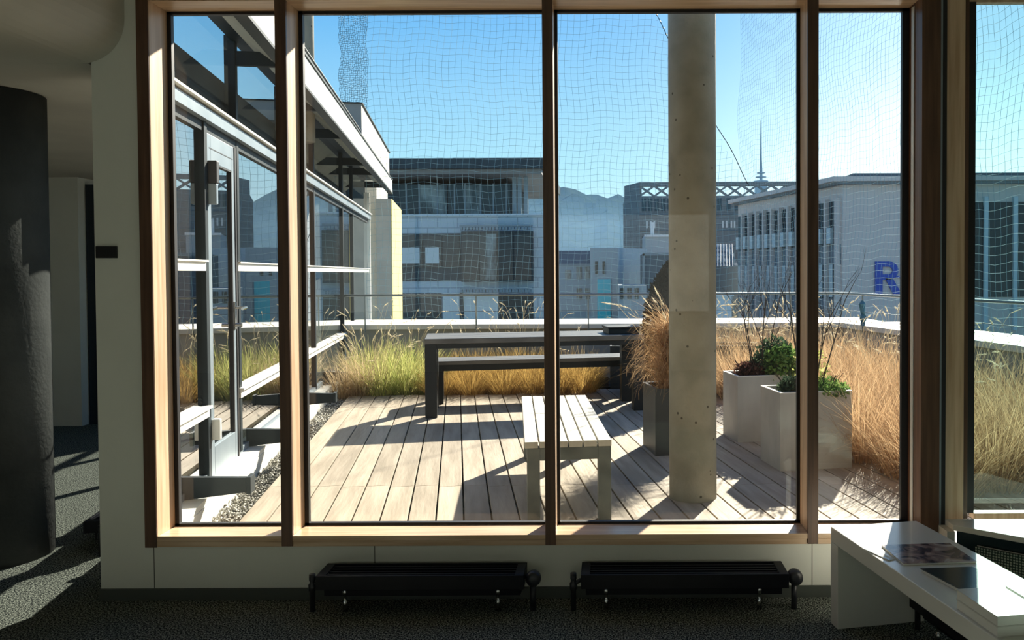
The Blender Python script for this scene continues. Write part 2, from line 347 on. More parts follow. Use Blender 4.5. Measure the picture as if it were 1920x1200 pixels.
we = MB().box(-9, -5.32, 7.9, 8.05, 0, 2.46).box(-5.32, -5.22, 7.9, 9.3, 0, 2.46).box(-5.22, -3.36, 9.2, 9.35, 0, 2.46).build('wall_rear_room', M['plaster'])
tag(we, 'grey wall at the end of the dim side room', 'wall', kind='structure')
d1 = empty('door_2', (-4.98, 8.0, 0), label='dark navy door standing in the dim side room', cat='door', kind='structure')
MB().box(-0.23, 0.60, 0, 0.06, 0, 2.40).build('door_leaf', M['door_dk'], d1, bevel=0.004)
MB().box(-0.05, -0.04, -0.012, 0.0, 0.5, 2.0).build('door_trim', M['steel_l'], d1)
MB().tube([(0.10, -0.05, 1.03), (0.22, -0.05, 1.03)], 0.01, 8).tube([(0.10, 0, 1.03), (0.10, -0.05, 1.03)], 0.01, 8).build('door_handle', M['chrome'], d1)
tag(MB().box(-2.2, 2.6, -4.65, YW+0.24, 3.05, 3.2).build('ceiling', M['ceiling']), 'high ceiling of the lounge', 'ceiling', kind='structure')
tag(MB().box(-26, 16, -16.5, -15, -12, 5.0).build('wall_bounce', M['bounce_dk']), 'unseen grey green wall added behind the back windows to bounce sun indoors', 'wall', kind='structure')  # added out of view so its sunlit face brightens the room
w3 = empty('window_fill', (-3, -4.6, 0.85), label='row of unseen wide windows added behind the viewer for fill light', cat='window', kind='structure')  # unseen openings added to lift the indoor light
for x0, x1 in ((-4.2, -1.6), (-1.2, 1.6)):
    o = B('window_fill_frame', M['oak'], w3, (x0, x0+0.06, -4.62, -4.54, 0.85, 2.42), (x1-0.06, x1, -4.62, -4.54, 0.85, 2.42), ((x0+x1)/2-0.03, (x0+x1)/2+0.03, -4.62, -4.54, 0.85, 2.42), (x0, x1, -4.62, -4.54, 0.85, 0.90), (x0, x1, -4.62, -4.54, 2.37, 2.42)); o.location = (3, 4.6, -0.85)
# low ceiling slab of the side room, rounded at its edge
prof = [(-9, 2.46), (-2.39, 2.46)]
for k in range(1, 10):
    t = R(-90 + 10*k); prof.append((-2.39 + 0.2*math.cos(t), 2.66 + 0.2*math.sin(t)))
prof += [(-2.19, 2.66), (-2.19, 3.05), (-9, 3.05)]
lc = MB().prism_y(prof, -4.5, YW-0.001).prism([(-9, YW), (-2.36, YW), (-3.36, 9.3), (-9, 9.3)], 2.46, 2.80).build('ceiling_low', M['ceiling'])
tag(lc, 'lower ceiling of the side room ending in a rounded edge', 'ceiling', kind='structure')

# ================================================================== window 1 (four panes in oak)
YG = 3.81
win = empty('window_1', (-0.3, YW, 0.25), label='oak framed window wall of four tall panes', cat='window', kind='structure')
def wb(name, m, *bx, bevel=0.002):
    o = B(name, m, win, *bx, bevel=bevel); o.location = (0.3, -YW, -0.25); return o
ZS, ZH = 0.297, 2.725
wb('jamb', M['oak'], (-2.128, -2.074, YW-0.012, YG+0.03, 0.246, 2.80))['label'] = 'left oak jamb'
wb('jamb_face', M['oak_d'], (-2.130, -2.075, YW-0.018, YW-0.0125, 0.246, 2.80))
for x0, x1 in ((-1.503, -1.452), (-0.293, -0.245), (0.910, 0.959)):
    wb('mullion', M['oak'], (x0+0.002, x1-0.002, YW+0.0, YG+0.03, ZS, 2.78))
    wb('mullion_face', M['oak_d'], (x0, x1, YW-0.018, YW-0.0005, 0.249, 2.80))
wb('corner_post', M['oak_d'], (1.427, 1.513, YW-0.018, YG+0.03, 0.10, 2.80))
wb('sill_board', M['oak_h'], (-2.074, 1.427, YW-0.016, YG+0.03, 0.273, ZS))
wb('sill_front', M['oak_h'], (-2.130, 1.427, YW-0.010, YW+0.02, 0.246, 0.2725))
wb('head', M['oak_h'], (-2.074, 1.427, YW-0.010, YG+0.03, ZH+0.012, 2.80))
spans = [(-2.074, -1.501), (-1.454, -0.291), (-0.247, 0.912), (0.957, 1.427)]
for i, (x0, x1) in enumerate(spans):
    gl_, gr_ = (0.020 if i < 3 else 0.004), (0.006 if i < 2 else (0.014 if i == 2 else 0.032))
    if i == 2: gl_ = 0.014
    wb('gasket', M['gasket'], (x0, x0+gl_, YG-0.012, YG+0.012, ZS, ZH+0.012), (x1-gr_, x1, YG-0.012, YG+0.012, ZS, ZH+0.012),
       (x0, x1, YG-0.012, YG+0.012, ZS, ZS+0.012), (x0, x1, YG-0.012, YG+0.012, ZH-0.002, ZH+0.012), bevel=0)
    g = MB().add([(x0+gl_, YG, ZS+0.012), (x1-gr_, YG, ZS+0.012), (x1-gr_, YG, ZH), (x0+gl_, YG, ZH)], [(0, 1, 2, 3)]).build('glass_pane', M['glass'], win)
    g.location = (0.3, -YW, -0.25)
wb('edge_strip', M['alu'], (1.421, 1.427, YW+0.07, YW+0.10, ZS, ZH))
for x in (1.5, ): wb('cover_strip', M['steel_l'], (1.514, 1.524, YW-0.012, YW+0.05, 0.10, 2.80)); wb('cover_gasket', M['gasket'], (1.524, 1.545, YW-0.008, YW+0.06, 0.10, 2.80))

# window 2, right of the corner post
w2 = empty('window_2', (2.0, YW, 0.36), label='tinted window to the right of the corner post', cat='window', kind='structure')
def w2b(name, m, *bx, bevel=0.002):
    o = B(name, m, w2, *bx, bevel=bevel); o.location = (-2.0, -YW, -0.36); return o
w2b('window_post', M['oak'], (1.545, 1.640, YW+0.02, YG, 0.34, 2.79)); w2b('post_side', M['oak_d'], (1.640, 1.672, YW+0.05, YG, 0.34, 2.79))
w2b('gasket', M['gasket'], (1.672, 1.735, YG-0.03, YG+0.01, 0.345, 2.76))
w2b('window_rail', M['oak'], (1.735, 2.45, YG-0.03, YG+0.02, 0.315, 0.345), (1.545, 2.45, YG-0.02, YG+0.02, 2.76, 2.80))
g = MB().add([(1.735, YG, 0.345), (2.45, YG, 0.345), (2.45, YG, 2.76), (1.735, YG, 2.76)], [(0, 1, 2, 3)]).build('glass_pane', M['glass_t'], w2); g.location = (-2.0, -YW, -0.36)

# sign plate on the wall edge
tag(MB().box(-2.335, -2.240, YW-0.012, YW, 1.575, 1.630).build('switch_plate', M['gasket'], bevel=0.002), 'small dark plate on the white pier left of the window', 'switch plate')

# concrete column in the side room
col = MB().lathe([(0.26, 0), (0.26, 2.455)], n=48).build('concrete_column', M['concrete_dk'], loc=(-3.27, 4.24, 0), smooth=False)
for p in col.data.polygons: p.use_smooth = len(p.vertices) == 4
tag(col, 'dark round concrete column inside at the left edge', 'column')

# ================================================================== facade of the side room (left of the terrace)
# local frame of the facade: x = t (towards the terrace), y = s (along), z
fa = empty('wall_facade', tuple(O), A, label='glazed steel facade along the left side of the terrace', cat='glass facade', kind='structure')
def fb(name, m, *bx, bevel=0, parent=fa):
    return B(name, m, parent, *bx, bevel=bevel)
s0, s1 = S(3.93), S(13.96)
sm = [S(5.62), S(7.15), S(8.63), S(10.8), S(11.85)]
dj0, dj1 = S(4.92), S(5.52)
zt0, zt1 = 2.40, 2.53
# transom beam: cream upper strip, dark recess, grey middle
fb('transom_beam', M['steel_l'], (0.0, 0.06, s0, s1, 2.43, 2.50))
fb('transom_lower', M['steel'], (-0.04, 0.02, s0, s1, 2.37, 2.43))
fb('transom_cap', M['wlight'], (0.0, 0.085, s0, s1, 2.515, 2.53))
fb('transom_recess', M['steel'], (-0.04, 0.02, s0, s1, 2.50, 2.515))
for s in sm: fb('facade_mullion', M['steel'], (-0.05, 0.025, s-0.028, s+0.028, 0.25, 3.16), bevel=0.003)
fb('facade_mullion', M['steel'], (-0.05, 0.03, dj0-0.065, dj0-0.005, 0.20, 2.43), bevel=0.003)
fb('facade_mullion', M['wlight'], (-0.06, 0.05, s1-0.06, s1, -0.5, 2.90))
# mid rail, lower rail: not across the door
for a_, b_ in ((s0, dj0-0.06), (dj1+0.06, s1)):
    fb('mid_rail', M['wlight'], (-0.02, 0.045, a_, b_, 1.575, 1.585), (-0.02, 0.03, a_, b_, 1.52, 1.575))
    fb('low_rail', M['wlight'], (-0.02, 0.055, a_, b_, 0.685, 0.70), (-0.02, 0.035, a_, b_, 0.63, 0.685))
# sill ledge
fb('sill_ledge', M['coping'], (-0.04, 0.13, s0, s1, 0.20, 0.235), (0.12, 0.135, s0, s1, 0.05, 0.20))
fb('base_frame', M['steel_l'], (-0.05, 0.02, s0, s1, 0.235, 0.275))
# glass: one pane for each bay
bays = [(s0, dj0-0.06)] + [(a_+0.028, b_-0.028) for a_, b_ in zip([dj1+0.06] + sm, sm + [s1])]
for i, (a_, b_) in enumerate(bays):
    if b_ - a_ < 0.15: continue
    for z0, z1 in ((0.275, 0.63), (0.70, 1.52), (1.585, 2.37)):
        MB().add([(0, a_, z0), (0, b_, z0), (0, b_, z1), (0, a_, z1)], [(0, 1, 2, 3)]).build('facade_glass', M['glass_f'], fa)
for i_, (a_, b_) in enumerate(zip([s0] + sm, sm + [s1])):
    MB().add([(0, a_, 2.53), (0, b_, 2.53), (0, b_, 3.18), (0, a_, 3.18)], [(0, 1, 2, 3)]).build('clerestory_glass', M['glass' if i_ < 2 else 'glass_f'], fa)
fb('spandrel_back', M['steel'], (-0.075, -0.055, s0, s1, 2.50, 2.83))
# tapered steel brackets, low and high
def bracket(s, z, L, h0, h1, up=False):
    mb = MB()
    poly = [(0, z+h0), (0, z), (L, z + (h0-h1)*0.6), (L, z + (h0-h1)*0.6 + h1)] if not up else [(0, z), (L, z), (L, z+h1), (0, z+h0)]
    n = 4
    mb.add([(x, s-0.02, zz) for x, zz in poly] + [(x, s+0.02, zz) for x, zz in poly], [(0,1,2,3), (7,6,5,4), (0,4,5,1), (1,5,6,2), (2,6,7,3), (3,7,4,0)])
    if not up: mb.box(L-0.02, L+0.005, s-0.05, s+0.05, z+(h0-h1)*0.5, z+(h0-h1)*0.6+h1+0.01)
    return mb
for s in (S(4.46), S(5.85), S(7.62), S(9.22)):
    bracket(s, 0.235, 0.37, 0.13, 0.08).build('steel_bracket', M['steel'], fa, bevel=0.002)
for s in (S(5.62), S(7.15), S(8.63), S(10.8), S(11.85), S(13.6)):
    bracket(s, 2.955, 0.37, 0.10, 0.10, True).build('eave_bracket', M['steel'], fa, bevel=0.002)

# door in the facade
dr = empty('door_1', tuple(FW(0, dj0)), A, label='grey framed glass terrace door with lever handle in the facade', cat='door', kind='structure')
dw = dj1 - dj0
dg = B('door_frame', M['steel_l'], dr, (-0.02, 0.024, 0, 0.08, 0.22, 2.37), (-0.02, 0.024, dw-0.06, dw, 0.22, 2.37), (-0.02, 0.024, 0.08, dw-0.06, 2.20, 2.37), (-0.02, 0.024, 0.08, dw-0.06, 0.22, 0.42), bevel=0.004)
B('door_gasket', M['gasket'], dr, (0.0, 0.025, dw-0.075, dw-0.06, 0.42, 2.20), (0.0, 0.025, 0.08, dw-0.075, 2.19, 2.2), (-0.02, 0.03, dw+0.0, dw+0.03, 0.22, 2.37), (0.0, 0.0255, 0.05, dw-0.03, 2.28, 2.286))
MB().add([(0.01, 0.08, 0.42), (0.01, dw-0.07, 0.42), (0.01, dw-0.07, 2.20), (0.01, 0.08, 2.20)], [(0, 1, 2, 3)]).build('door_glass', M['glass_f'], dr)
hd_ = MB().tube([(0.024, dw-0.045, 1.27), (0.10, dw-0.045, 1.27), (0.105, dw-0.06, 1.27), (0.105, dw-0.16, 1.265)], 0.010, 10)
hd_.box(0.024, 0.034, dw-0.055, dw-0.022, 1.12, 1.31).tube([(0.024, dw-0.045, 1.15), (0.075, dw-0.045, 1.15)], 0.014, 10)
hd_.build('door_handle', M['chrome'], dr)
B('door_hinge', M['gasket'], dr, (0.024, 0.08, 0.005, 0.06, 2.06, 2.20), bevel=0.006)
B('door_hinge', M['steel_l'], dr, (0.024, 0.075, 0.01, 0.05, 1.93, 2.06), bevel=0.006)
B('door_hinge', M['alu'], dr, (0.024, 0.075, 0.01, 0.05, 0.47, 0.60), bevel=0.006)

# eave with fascia, soffit, roof block, rail
ev = empty('roof_eave', tuple(O), A, label='projecting eave with pale fascia above the left facade', cat='roof eave', kind='structure')
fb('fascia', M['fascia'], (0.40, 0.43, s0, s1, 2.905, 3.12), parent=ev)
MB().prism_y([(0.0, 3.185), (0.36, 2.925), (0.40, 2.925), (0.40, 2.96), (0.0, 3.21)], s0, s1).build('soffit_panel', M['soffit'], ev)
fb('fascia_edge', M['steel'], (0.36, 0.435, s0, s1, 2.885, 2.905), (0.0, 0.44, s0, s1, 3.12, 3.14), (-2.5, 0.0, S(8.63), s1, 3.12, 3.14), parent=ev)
fb('roof_block', M['cream'], (-2.5, 0.38, S(9.9), S(13.96), 3.14, 3.60), parent=ev)
fb('block_face', M['pier'], (-2.5, 0.381, S(9.9)-0.012, S(9.9), 3.14, 3.60), parent=ev)
fb('block_cap', M['steel'], (-2.52, 0.40, S(9.9)-0.03, S(13.96)+0.02, 3.60, 3.615), parent=ev)
rr = empty('roof_rail', tuple(O), A, label='thin dark rail along the top of the left eave', cat='railing')
MB().tube([(0.36, s0, 3.27), (0.36, S(9.88), 3.27)], 0.014, 8).tube([(0.36, s0, 3.20), (0.36, S(9.88), 3.20)], 0.006, 6).build('top_rail', M['steel'], rr)
for s in (S(5), S(6.3), S(7.6), S(8.9)):
    MB().tube([(0.36, s, 3.14), (0.36, s, 3.27)], 0.012, 6).box(0.34, 0.38, s-0.03, s+0.03, 3.14, 3.17).build('rail_post', M['steel'], rr)
rc = MB().lathe([(0.14, 0), (0.14, 3.4)], n=32).build('concrete_column', M['concrete'], loc=(-3.02, 7.9, 2.80), smooth=True)
tag(rc, 'round concrete column rising from the left roof', 'column')

# pier beyond the facade with a yellow side
pr = empty('end_pier', tuple(FW(0.10, S(14.5, 0.1), -1)), A, label='tall grey pier with pale yellow side at the end of the facade', cat='wall pier')
B('pier_body', M['pier'], pr, (0.0, 0.26, 0, 2.6, 0, 3.85)); B('yellow_side', M['yellow'], pr, (0.26, 0.275, -0.002, 2.6, 0, 3.85))
cw = MB().box(-1.5, -0.02, 0, 2.4, -1.0, 4.1).build('cream_wall', M['cream'], loc=tuple(FW(0.12, S(14.6, 0.1), 0)), rz=A)
tag(cw, 'cream tiled wall standing between the facade end and the grey pier', 'wall')

# ================================================================== terrace: slab, gravel, deck, parapets
def clip_front(t, Y): return (Y - t*SA)/CA
T_DECK0 = 0.33
tag(MB().prism([tuple(FW(-0.1, S(3.92))[:2]), tuple(FW(5.6, S(3.92, 5.6))[:2]), tuple(FW(6.45, S(3.92, 6.45))[:2]), tuple(FW(6.45, S(12.2, 6.45))[:2]), tuple(FW(-0.1, S(12.2, -0.1))[:2])], -0.6, 0.055).build('ground_slab', M['void']),
    'dark roof slab beneath the terrace boards', 'roof slab', kind='structure')
dk = MB(); random.seed(5)
pitch, bw_ = 0.1535, 0.1435
nb = int((5.9 - T_DECK0) / pitch)
for i in range(nb):
    t0 = T_DECK0 + i*pitch; t1 = t0 + bw_
    sa0, sa1 = clip_front(t0, 3.93), clip_front(t1, 3.93)
    Yend = 8.95 if t0 < 2.05 else 9.35
    cuts = [5.0 + 0.004*((i*7) % 3)] if i % 2 else [5.03]
    cuts = [S(Yc, t0) for Yc in ((5.12 if i % 2 == 0 else 5.10), 8.15)]
    prev0, prev1 = sa0, sa1
    for c in cuts + [S(Yend, t0)]:
        last = c == S(Yend, t0)
        e0 = c - 0.0015
        a_ = FW(t0, prev0); b_ = FW(t1, prev1); c_ = FW(t1, e0); d_ = FW(t0, e0)
        loc = [(t0, prev0), (t1, prev1), (t1, e0), (t0, e0)]
        dk.add([(x, y, 0.095) for x, y in loc] + [(x, y, DZ) for x, y in loc], [(0,3,2,1),(4,5,6,7),(0,1,5,4),(1,2,6,5),(2,3,7,6),(3,0,4,7)])
        prev0 = prev1 = c + 0.0015
tag(dk.build('deck', M['deck'], loc=tuple(O), rz=A, bevel=0.002), 'weathered pale timber deck boards of the roof terrace', 'deck', kind='structure')
jb = MB()
for k in range(12): jb.box(T_DECK0, 5.9, S(4.6)+k*0.42, S(4.6)+k*0.42+0.05, 0.055, 0.094)
tag(jb.build('deck_joists', M['void'], loc=tuple(O), rz=A), 'dark joists under the deck', 'deck', kind='structure')
gv = MB(); random.seed(11)
for k in range(5200):
    s = random.uniform(S(3.95), S(9.6)); t = random.uniform(0.14, 0.33); z = 0.06 + random.uniform(0, 0.045)
    r = random.uniform(0.007, 0.014); a_ = random.uniform(0, 6.28)
    pts = []
    for j in range(4):
        q = a_ + j*1.57 + random.uniform(-0.3, 0.3); rr_ = r*random.uniform(0.7, 1.15); pts.append((t+rr_*math.cos(q), s+rr_*math.sin(q)*1.2, z+random.uniform(-.3,.3)*r))
    gv.add(pts + [(t, s, z+r*random.uniform(.5,.9)), (t, s, z-r*0.7)], [(0,1,4),(1,2,4),(2,3,4),(3,0,4),(1,0,5),(2,1,5),(3,2,5),(0,3,5)])
tag(gv.build('gravel', M['stone'], loc=tuple(O), rz=A), 'strip of dark and pale gravel between facade ledge and deck', 'gravel', kind='stuff')

XR = 5.2   # right parapet: x = XR - 0.1887 y
TP = (XR - O.x) * CA
YB = 10.85
zc0, zc1 = 0.735, 0.80
xl = O.x - 0.18867*YB; xr = XR - 0.18867*YB
pb = empty('parapet_back', (0, YB, 0), label='grey parapet with cream coping along the far side of the terrace', cat='parapet', kind='structure')
B('parapet_wall', M['parapet'], pb, (xl+0.02, xr+0.9, 0.04, 1.15, -0.3, zc0)); B('coping', M['coping'], pb, (xl-0.2, xr+0.64, 0.0, 1.2, zc0, zc1), bevel=0.004)
prr = empty('parapet_right', tuple(FW(TP, 0)), A, label='grey parapet with cream coping along the right side of the terrace', cat='parapet', kind='structure')
B('parapet_wall', M['parapet'], prr, (0.03, 0.8, S(0.3, TP), S(YB-0.01, TP), -0.3, zc0)); B('coping', M['coping'], prr, (0.0, 0.85, S(0.3, TP), S(YB-0.02, TP), zc0, zc1), bevel=0.004)
# railings
zr = 1.20
rb = empty('railing', (0, YB-0.03, 0), label='thin steel handrail with wires on the far parapet', cat='railing')
MB().tube([(xl-0.1, 0, zr), (xr+0.05, 0, zr)], 0.018, 10).build('handrail', M['rail'], rb, smooth=True)
for z in (0.98,): MB().tube([(xl, 0, z), (xr+0.05, 0, z)], 0.004, 6).build('railing_wire', M['rail'], rb)
for px in (685, 893, 1103, 1313, 1482):
    x = (px-1140)*YB/1500
    MB().tube([(x, 0, 0.70), (x, 0, zr-0.01)], 0.010, 6).build('railing_post', M['rail'], rb)
r2 = empty('railing', tuple(FW(TP-0.03, 0)), A, label='thin steel handrail with wires on the right parapet', cat='railing')
MB().tube([(0, S(0.6, TP), zr), (0, S(YB+0.1, TP), zr)], 0.018, 10).build('handrail', M['rail'], r2, smooth=True)
for z in (0.98,): MB().tube([(0, S(0.6, TP), z), (0, S(YB, TP), z)], 0.004, 6).build('railing_wire', M['rail'], r2)
for Y in (9.3, 10.2, 6.9, 4.9):
    MB().tube([(0, S(Y, TP), 0.70), (0, S(Y, TP), zr-0.01)], 0.012, 6).build('railing_post', M['rail'], r2)
kn = MB().tube([(0, S(10.2, TP), 0.80), (0.01, S(10.2, TP), 0.90), (0, S(10.2, TP), 0.98), (-0.01, S(10.2, TP), 1.08), (0, S(10.2, TP), 1.12)], [0.035, 0.05, 0.03, 0.045, 0.015], 8).build('tied_net_bundle', M['net_d'], r2)
kn['label'] = 'dark tied bundle on the railing post'

# outside eave over the window (casts the shade at the window head)
tag(MB().box(-3.0, 3.2, YW+0.24, 4.47, 3.0, 3.2).build('roof_overhang', M['soffit']), 'narrow roof overhang above the window wall', 'roof eave', kind='structure')

# concrete column on the terrace
tcl = MB().lathe([(0.143, 0), (0.143, 5.6)], n=64).build('concrete_column', M['concrete'], loc=(0.512, 4.85, DZ), smooth=False)
for p in tcl.data.polygons: p.use_smooth = len(p.vertices) == 4
tag(tcl, 'tall round pitted concrete column standing on the deck', 'column')
# ================================================================== bird nets
def net(name, origin, ux, uz, nx, nz, cell, r, m, seed, sag=0.01, clip=None, label=''):
    random.seed(seed); mb = MB(); ux = Vector(ux); uz = Vector(uz); nrm_ = ux.cross(uz).normalized(); o = Vector(origin)
    off = {}
    def P(i, j):
        if (i, j) not in off:
            off[(i, j)] = o + ux*(i*cell + random.uniform(-sag, sag)*cell*3 + 0.3*cell*math.sin(j*0.37+seed)) + uz*(j*cell + random.uniform(-sag, sag)*cell*3 + 0.25*cell*math.sin(i*0.21)+0.15*cell*math.sin(i*.9)) + nrm_*0.04*math.sin(i*0.13+j*0.2)
        return off[(i, j)]
    ok = clip or (lambda i, j: True)
    for j in range(nz+1):
        run = [P(i, j) for i in range(nx+1) if ok(i*cell, j*cell)]
        if len(run) > 1: mb.tube(run, r, 3, cap=False)
    for i in range(nx+1):
        run = [P(i, j) for j in range(nz+1) if ok(i*cell, j*cell)]
        if len(run) > 1: mb.tube(run, r, 3, cap=False)
    return mb
YN = 12.25
xn0 = (692-1140)*YN/1500
nb_ = empty('bird_net', (xn0, YN, 0.8), label='square meshed bird net hung behind the far railing', cat='bird net')
cell = 0.098
wid = (1400-692)*YN/1500
def clipb(x, z):
    # the net ends on the right at a slanting cord running from (1225,20) to (1400,340)
    zz = 0.8 + z; px_ = 692 + x*1500/YN; py_ = 510 - (zz-1.5)*1500/YN
    return px_ < 1225 + (py_-20)*0.55
mbn = net('n', (0, 0, 0), (1, 0, 0), (0, 0, 1), int(wid/cell), 52, cell, 0.0020, M['net'], 3, 0.012, clipb)
mbn.build('net_mesh', M['net'], nb_)
def pz(px, py, Y): return Vector(((px-1140)*Y/1500, Y, 1.5-(py-510)*Y/1500))
cp = [pz(1225+(y-20)*0.55 + 2*math.sin(y*.05), y, YN) - Vector((xn0, YN, 0.8)) for y in range(-40, 351, 6)]
cmb = MB().tube(cp, 0.006, 5)
for q in cp[::2]: cmb.lathe([(0.003, -0.012), (0.012, 0), (0.003, 0.012)], tuple(q), 6)
cmb.build('edge_cord', M['steel'], nb_)
# gathered strip of net left of it
ng = empty('bird_net', ((640-1140)*YN/1500, YN+0.05, 3.2), label='gathered denser strip of blue bird net at the left', cat='bird net')
net('n', (0, 0, 0), (1, 0, 0), (0, 0, 1), 14, 110, 0.03, 0.0032, M['net_d'], 7, 0.12).build('net_mesh', M['net_d'], ng)
# net along the right parapet
u = Vector((-SA, CA, 0))
orr = FW(TP+0.80, S(17, TP+0.8), 0.8)
nr = empty('bird_net', tuple(orr), label='sagging bird net hung along the right parapet', cat='bird net')
net('n', (0, 0, 0), tuple(-u), (0, 0, 1), int(14.3/0.1), 66, 0.1, 0.0019, M['net'], 9, 0.02).build('net_mesh', M['net'], nr)

# ================================================================== furniture on the terrace
bn = empty('bench', (-0.315, 5.15, DZ), math.atan(0.118), label='near slatted timber bench with square grey leg frames', cat='bench')
W_, L_ = 0.475, 1.62
sw = (W_ - 5*0.008)/6
for k in range(6):
    x = -W_/2 + k*(sw+0.008)
    o = B('slat', M['bench'], bn, (x, x+sw, -L_/2, L_/2, 0.415, 0.45), bevel=0.003)
for y in (-L_/2+0.005, L_/2-0.075):
    B('leg_frame', M['benchleg'], bn, (-W_/2+0.012, -W_/2+0.082, y, y+0.07, 0, 0.414), (W_/2-0.072, W_/2-0.002, y, y+0.07, 0, 0.414), (-W_/2+0.082, W_/2-0.072, y, y+0.07, 0.345, 0.414), bevel=0.003)
B('stretcher', M['benchleg'], bn, (-0.03, 0.03, -L_/2+0.075, L_/2-0.075, 0.36, 0.40))

tb = empty('terrace_table', (-1.725, 7.50, DZ), A, label='long weathered dark timber table with heavy square frame', cat='table')
for k in range(5): B('top_board', M['tabled'], tb, (0, 2.12, 0.002+k*0.14, 0.135+k*0.14, 0.70, 0.75), bevel=0.004)
B('apron', M['tableleg'], tb, (0.11, 2.01, 0.01, 0.06, 0.655, 0.699), (0.11, 2.01, 0.63, 0.68, 0.655, 0.699))
for x in (0.0, 2.01):
    for y in (0.005, 0.585): B('leg', M['tableleg'], tb, (x, x+0.11, y, y+0.11, 0, 0.699), bevel=0.004)
    B('leg_tie', M['tableleg'], tb, (x+0.02, x+0.09, 0.116, 0.584, 0.62, 0.699))
fbn = empty('bench', (-1.80, 8.30, DZ), A, label='dark timber bench standing behind the long table', cat='bench')
for k in range(3): B('slat', M['tabled'], fbn, (0, 2.12, k*0.135, 0.128+k*0.135, 0.41, 0.45), bevel=0.003)
B('apron', M['tableleg'], fbn, (0.08, 2.04, 0.01, 0.05, 0.345, 0.409), (0.08, 2.04, 0.35, 0.39, 0.345, 0.409))
for x in (0.0, 2.04):
    for y in (0.005, 0.315): B('leg', M['tableleg'], fbn, (x, x+0.08, y, y+0.08, 0, 0.409), bevel=0.003)
tx = empty('storage_box', (0.15, 8.10, DZ+0.75), A, label='flat dark box lying on the right end of the long table', cat='box')
B('box_body', M['steel'], tx, (-0.17, 0.14, -0.12, 0.2, 0.0, 0.055), bevel=0.006); B('box_lid', M['tableleg'], tx, (-0.18, 0.15, -0.13, 0.21, 0.055, 0.075), bevel=0.005)

# planters
def planter(name, x, y, w, d, h, m, rim, label, rz=A):
    p = empty(name, (x, y, DZ), rz, label=label, cat='planter')
    mb = MB(); t = 0.022
    mb.box(0, w, 0, t, 0, h).box(0, w, d-t, d, 0, h).box(0, t, t, d-t, 0, h).box(w-t, w, t, d-t, 0, h).box(t, w-t, t, d-t, 0.0, 0.03)
    mb.build('planter_box', m, p)
    if rim: B('rim', rim, p, (-0.001, w+0.001, -0.001, t, h, h+0.006), (-0.001, w+0.001, d-t, d+0.001, h, h+0.006), (-0.001, t, t, d-t, h, h+0.006), (w-t, w+0.001, t, d-t, h, h+0.006))
    B('soil', M['soil'], p, (t, w-t, t, d-t, 0.03, h-0.035)); return p
pA = planter('planter', 1.034, 6.38, 0.53, 0.36, 0.527, M['planter'], M['planter_w'], 'pale square planter farther back, partly behind the other pale one')
pB = planter('planter', 1.174, 5.45, 0.53, 0.36, 0.534, M['planter'], M['planter_w'], 'pale square planter nearer the window with herbs spilling over')
pC = planter('planter', 0.347, 5.92, 0.34, 0.40, 0.50, M['planter_k'], None, 'tall black planter of dry grass left of the concrete column')
pD = planter('planter', 0.48, 8.35, 0.42, 0.40, 0.42, M['planter_k'], None, 'black planter holding the dark conifer beside the long table')
pE = planter('planter_trough', 0.02, 9.40, 1.9, 0.45, 0.50, M['planter_k'], None, 'long black trough planter by the far parapet', 0)

# ------------------------------------------------------------------ plants
def blade(mb, base, ang, lean, h, wd, droop, segs=4, rnd=random):
    d = Vector((math.cos(ang), math.sin(ang), 0)); sd_ = Vector((-math.sin(ang), math.cos(ang), 0))
    tw = rnd.uniform(-0.9, 0.9); sd_ = (sd_*math.cos(tw) + d*math.sin(tw))
    vs = []; x = 0; z = 0; th = lean
    for i in range(segs+1):
        f = i/segs; wv = wd*(1-f*0.85)
        p = Vector(base) + d*x + Vector((0, 0, z))
        vs += [p - sd_*wv/2, p + sd_*wv/2]
        st = h/segs; x += math.sin(th)*st; z += math.cos(th)*st; th += droop/segs
    mb.add(vs, [(2*i, 2*i+1, 2*i+3, 2*i+2) for i in range(segs)])
    return vs[-1]
def grass_mesh(name, m, n, rad, h, lean, droop, wd, seed):
    rnd = random.Random(seed); mb = MB()
    for k in range(n):
        a_ = rnd.uniform(0, 6.283); r = rad*math.sqrt(rnd.random())*0.5
        blade(mb, (r*math.cos(a_), r*math.sin(a_), 0), a_ + rnd.uniform(-.5, .5), rnd.uniform(0.02, lean), h*rnd.uniform(0.55, 1.1), wd*rnd.uniform(0.7, 1.3), rnd.uniform(0.2, 1)*droop, 4, rnd)
    return mb.mesh(name, m)
def plume_mesh(name, n, rad, h, seed, L=0.10):
    rnd = random.Random(seed); mb = MB()
    for k in range(n):
        a_ = rnd.uniform(0, 6.283); r = rad*rnd.random()*0.5; lean = rnd.uniform(0.05, 0.45); hh_ = h*rnd.uniform(0.85, 1.2)
        b = Vector((r*math.cos(a_), r*math.sin(a_), 0)); d = Vector((math.cos(a_), math.sin(a_), 0)); pts = []; th = lean*0.5; p = b.copy()
        for i in range(6):
            pts.append(p.copy()); p = p + (d*math.sin(th) + Vector((0, 0, math.cos(th))))*hh_/5; th += lean*0.35
        mb.tube(pts, 0.0016, 3, cap=False)
        tip = pts[-1]; ax = (d*math.sin(th+0.4) + Vector((0, 0, math.cos(th+0.4)))).normalized()
        for j in range(46):
            f = rnd.random(); c = tip + ax*L*f; rr_ = 0.016*math.sin(math.pi*min(1, f+0.08))**0.7
            q = Vector((rnd.gauss(0, 1), rnd.gauss(0, 1), rnd.gauss(0, 1))).normalized()
            e_ = c + q*rr_ + ax*0.02; sde = q.cross(ax).normalized()*0.0028
            mb.add([c - sde, c + sde, e_], [(0, 1, 2)])
    return mb.mesh(name, M['plume'])
